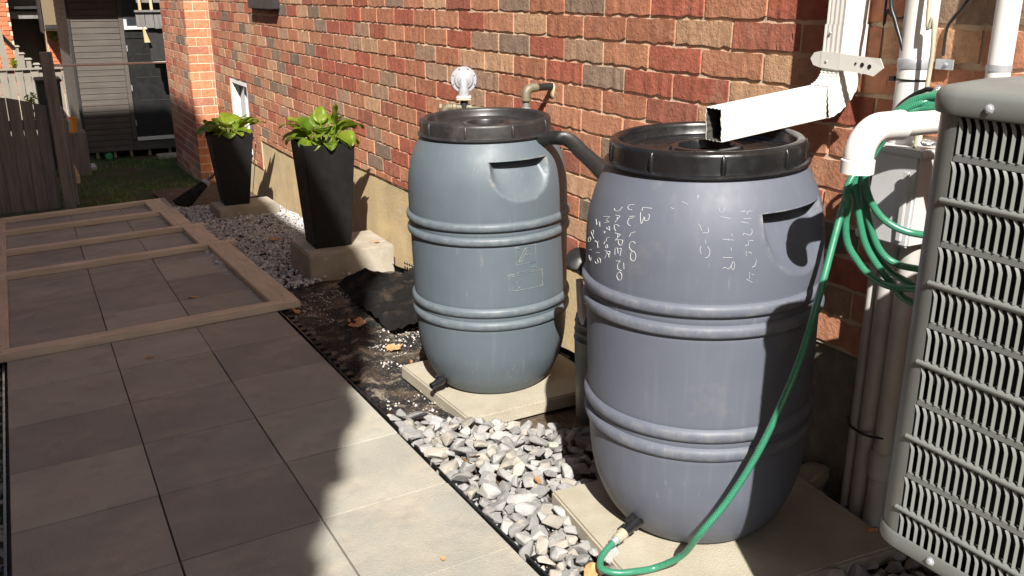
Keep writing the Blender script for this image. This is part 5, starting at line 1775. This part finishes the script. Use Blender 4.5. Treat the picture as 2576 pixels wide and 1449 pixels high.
# ------------------------------------------------------------------ deck at the back corner of the house
dk = thing('wooden_deck', 'grey weathered deck corner with pale balusters behind the brick pier', 'deck', (1.9, 12.5, 1.1))
for i in range(7):
    x0 = 1.532 + i * .105
    MB().box((x0, 12.5, 1.11 - .02 * i * .5), (x0 + .100, 12.52, 1.285)).build('fascia_board', M_deckwood, dk, bevel=.002, segs=1)
MB().box((1.522, 12.47, 1.287), (2.4, 12.56, 1.312)).build('cap_board', M_deckwood, dk, bevel=.002, segs=1)
MB().box((1.56, 12.525, 1.40), (2.4, 12.55, 1.44)).build('rail', M_deckwood, dk)
for x in (1.575, 1.708, 1.85, 1.99):
    MB().hexa([(x, 12.48, 1.313), (x + .03, 12.48, 1.313), (x + .03, 12.522, 1.313), (x, 12.522, 1.313), (x - .015, 12.48, 1.9), (x + .015, 12.48, 1.9), (x + .015, 12.522, 1.9), (x - .015, 12.522, 1.9)]).build('baluster', M_newwood, dk)
MB().prism([(1.596, 12.49, 1.108), (1.600, 12.49, .928), (1.665, 12.49, .928), (1.612, 12.49, 1.108)], (0, .04, 0)).build('bracket', M_newwood, dk)
MB().box((1.66, 12.56, .70), (2.4, 12.62, 1.10)).build('shade_panel', M_trim, dk)  # near-black panel painted in for the shade behind the deck boards
MB().box((2.05, 12.5, -.55), (2.14, 12.59, 1.10)).build('post', M_deckwood, dk)

# ------------------------------------------------------------------ pale fence and brick house far away
ff = thing('board_fence', 'pale sunlit board fence beyond the gate', 'fence', (0, 16, -.6))
for i in range(22):
    x0 = .90 - .106 * (i + 1)
    dy = .02 if i % 2 else 0
    MB().box((x0, 16.0 + dy, -.62), (x0 + .100, 16.018 + dy, .40)).build('board', M_fence_pale, ff, bevel=.002, segs=1)
MB().box((-1.45, 15.97, .405), (.92, 16.06, .432)).build('cap_rail', M_fence_pale, ff, bevel=.003, segs=1)
MB().box((-1.45, 16.04, .22), (.92, 16.09, .30)).build('rail', M_fence_pale, ff)
for (x, y, z, w) in ((.375, 16.6, .545, .10), (.300, 17.2, .60, .10), (.250, 17.9, .68, .10), (.47, 16.2, .49, .09)):
    MB().box((x - w * .35, y, -.6), (x + w * .35, y + .08, z - .025)).build('post', M_fence_pale, ff)
    MB().hexa([(x - w * .58, y - .02, z - .024), (x + w * .58, y - .02, z - .024), (x + w * .58, y + .1, z - .024), (x - w * .58, y + .1, z - .024), (x - w * .4, y, z), (x + w * .4, y, z), (x + w * .4, y + .08, z), (x - w * .4, y + .08, z)]).build('post_cap', M_fence_pale, ff)
fh = thing('brick_house', 'distant orange red brick house with dark porch opening and cream soffit', 'house', (.2, 18.5, -.6))
MB().box((-3.0, 18.012, -.7), (.236, 19.5, 4.5)).build('wall', M_mortar, fh)
MB().box((.745, 18.012, -.7), (1.7, 19.5, 4.5)).build('wall', M_mortar, fh)
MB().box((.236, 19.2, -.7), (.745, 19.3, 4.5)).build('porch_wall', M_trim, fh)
MB().box((.236, 18.3, 1.10), (.745, 18.36, 1.22)).build('porch_beam', M_deckwood, fh)
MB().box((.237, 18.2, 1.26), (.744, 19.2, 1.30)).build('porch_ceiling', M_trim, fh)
fbk = MB().box((-.1055, -.012, -.033), (.1055, .012, .033)).mesh('brick', M_farbrick)
cnt = 0
for k in range(32):
    z = -.10 + k * .0755
    off = .111 if k % 2 else 0
    for (xa, xb) in ((-.80, .236), (.745, 1.30)):
        x = xa - off
        while x < xb:
            a0, b0 = max(x, xa), min(x + .222, xb)
            x += .222
            if b0 - a0 < .04 or cnt >= 298: continue
            r = random.Random(cnt)
            f = r.uniform(.85, 1.15)
            o = put('brick', fbk, fh, ((a0 + b0) / 2, 18.005, z), scale=((b0 - a0 - .012) / .211, 1, 1))
            o.color = (.50 * f, .155 * f, .075 * f, 1)
            cnt += 1
MB().hexa([(.680, 17.0, .94), (.905, 17.0, .94), (.905, 18.0, .90), (.680, 18.0, .90), (.680, 17.0, 2.4), (.985, 17.0, 2.4), (.985, 18.0, 2.4), (.680, 18.0, 2.4)]).build('soffit', M_soffit, fh, bevel=.005)
MB().box((.700, 16.985, .965), (.885, 16.998, 1.03)).build('soffit_vent', M_trim, fh)
MB().box((.655, 16.97, .90), (.676, 18.0, 2.4)).build('gutter', M_trim, fh)
pg = thing('pergola_post', 'weathered leaning timber post before the distant brick house', 'post', (.05, 16.8, -.6))
MB().hexa([(.06, 16.8, -.6), (.16, 16.8, -.6), (.16, 16.9, -.6), (.06, 16.9, -.6), (-.02, 16.8, .98), (.07, 16.8, .98), (.07, 16.9, .98), (-.02, 16.9, .98)]).build('post', M_fence_pale, pg)
MB().tube([(.0, 16.85, .95), (.21, 17.3, .66)], .035, 6).build('brace', M_fence_pale, pg)


def foliage(name, m, parent, c, rad, n, size, seed, keep=None):
    r = random.Random(seed)
    mb = MB()
    for _ in range(n):
        while True:
            v = Vector((r.uniform(-1, 1), r.uniform(-1, 1), r.uniform(-1, 1)))
            if v.length < 1: break
        v = v * (0.55 + 0.45 * v.length)
        p = Vector(c) + Vector((v.x * rad[0], v.y * rad[1], v.z * rad[2]))
        if keep and not keep(p): continue
        a, b_ = Vector((r.gauss(0, 1), r.gauss(0, 1), r.gauss(0, 1))).normalized(), Vector((r.gauss(0, 1), r.gauss(0, 1), r.gauss(0, 1))).normalized()
        s = size * r.uniform(.6, 1.3)
        i = len(mb.v)
        mb.v += [p - a * s, p + b_ * s * .45, p + a * s, p - b_ * s * .45]
        mb.f.append((i, i + 1, i + 2, i + 3))
    return mb.build(name, m, parent, fixn=False)


vn = thing('creeper', 'green leaves hanging below the cream soffit on the distant brick house', 'plant', (.88, 17.9, .8))
foliage('leaves', M_hosta, vn, (.87, 17.85, .83), (.09, .08, .10), 90, .035, 3)
vn2 = thing('shrub', 'small light green shrub beside the pale fence posts', 'plant', (.17, 16.4, -.5))
foliage('leaves', M_hosta, vn2, (.165, 16.5, .47), (.05, .08, .09), 90, .035, 4)
vn3 = thing('shrub', 'bright green weeds against the pale fence above the dark gate', 'plant', (.30, 13.5, -.5))
foliage('leaves', M_hosta, vn3, (.27, 13.6, .10), (.09, .1, .22), 120, .035, 5)

# ================================================================== NEIGHBOUR ACROSS THE PATH (out of frame, casts the long shade)
nh = thing('neighbour_house', 'tall unseen neighbouring house left of the path, casts the long shade', 'house', (-3, 2, 0))
NX = -1.50
MB().box((-8.0, -2.432, -.8), (NX - .06, 4.9, 7.35)).build('wall', M_stucco, nh)
MB().box((-8.0, 4.9, -.8), (NX - .06, 9.9, 5.05)).build('wall', M_stucco, nh)
MB().hexa([(-8.2, -2.43, 7.35), (NX, -2.43, 7.35), (NX, 5.0, 7.35), (-8.2, 5.0, 7.35), (-5, -2.43, 8.9), (NX - .02, -2.43, 7.50), (NX - .02, 5.0, 7.42), (-5, 5.0, 8.9)]).build('roof', M_roof, nh)
MB().hexa([(-8.2, 5.0, 5.05), (NX, 5.0, 5.05), (NX, 10.0, 5.05), (-8.2, 10.0, 5.05), (-5, 5.0, 6.3), (NX - .02, 5.0, 5.26), (NX - .02, 10.0, 5.26), (-5, 10.0, 6.3)]).build('roof', M_roof, nh)
MB().box((-6.0, 2.2, 7.45), (-1.78, 5.0, 8.45)).build('shade_box', M_stucco, nh)  # unseen box added to shape the shade edge on the shed
shade_fol = thing('shade_foliage', 'unseen leaf clumps added at the neighbouring house corner to scallop its shadow', 'plant', (NX, -2.4, 0))  # unseen clumps added to scallop the edge of the house shadow
for i, (z, rad, hh) in enumerate(((5.72, .050, .17), (5.31, .052, .085), (4.72, .050, .17), (6.15, .05, .16), (6.6, .05, .2), (5.06, .02, .14), (5.48, .025, .10), (4.2, .06, .3), (3.4, .08, .4))):
    foliage('leaves', M_shade_leaf, shade_fol, (NX - .05, -2.445, z), (rad * .8, rad * 1.6, hh), 620, .022, 20 + i)
MB().tube([(NX - .05, -2.445, 0.1), (NX - .05, -2.445, 3.5), (NX - .05, -2.445, 6.4)], .012, 6).build('shade_stem', M_shade_stem, shade_fol)
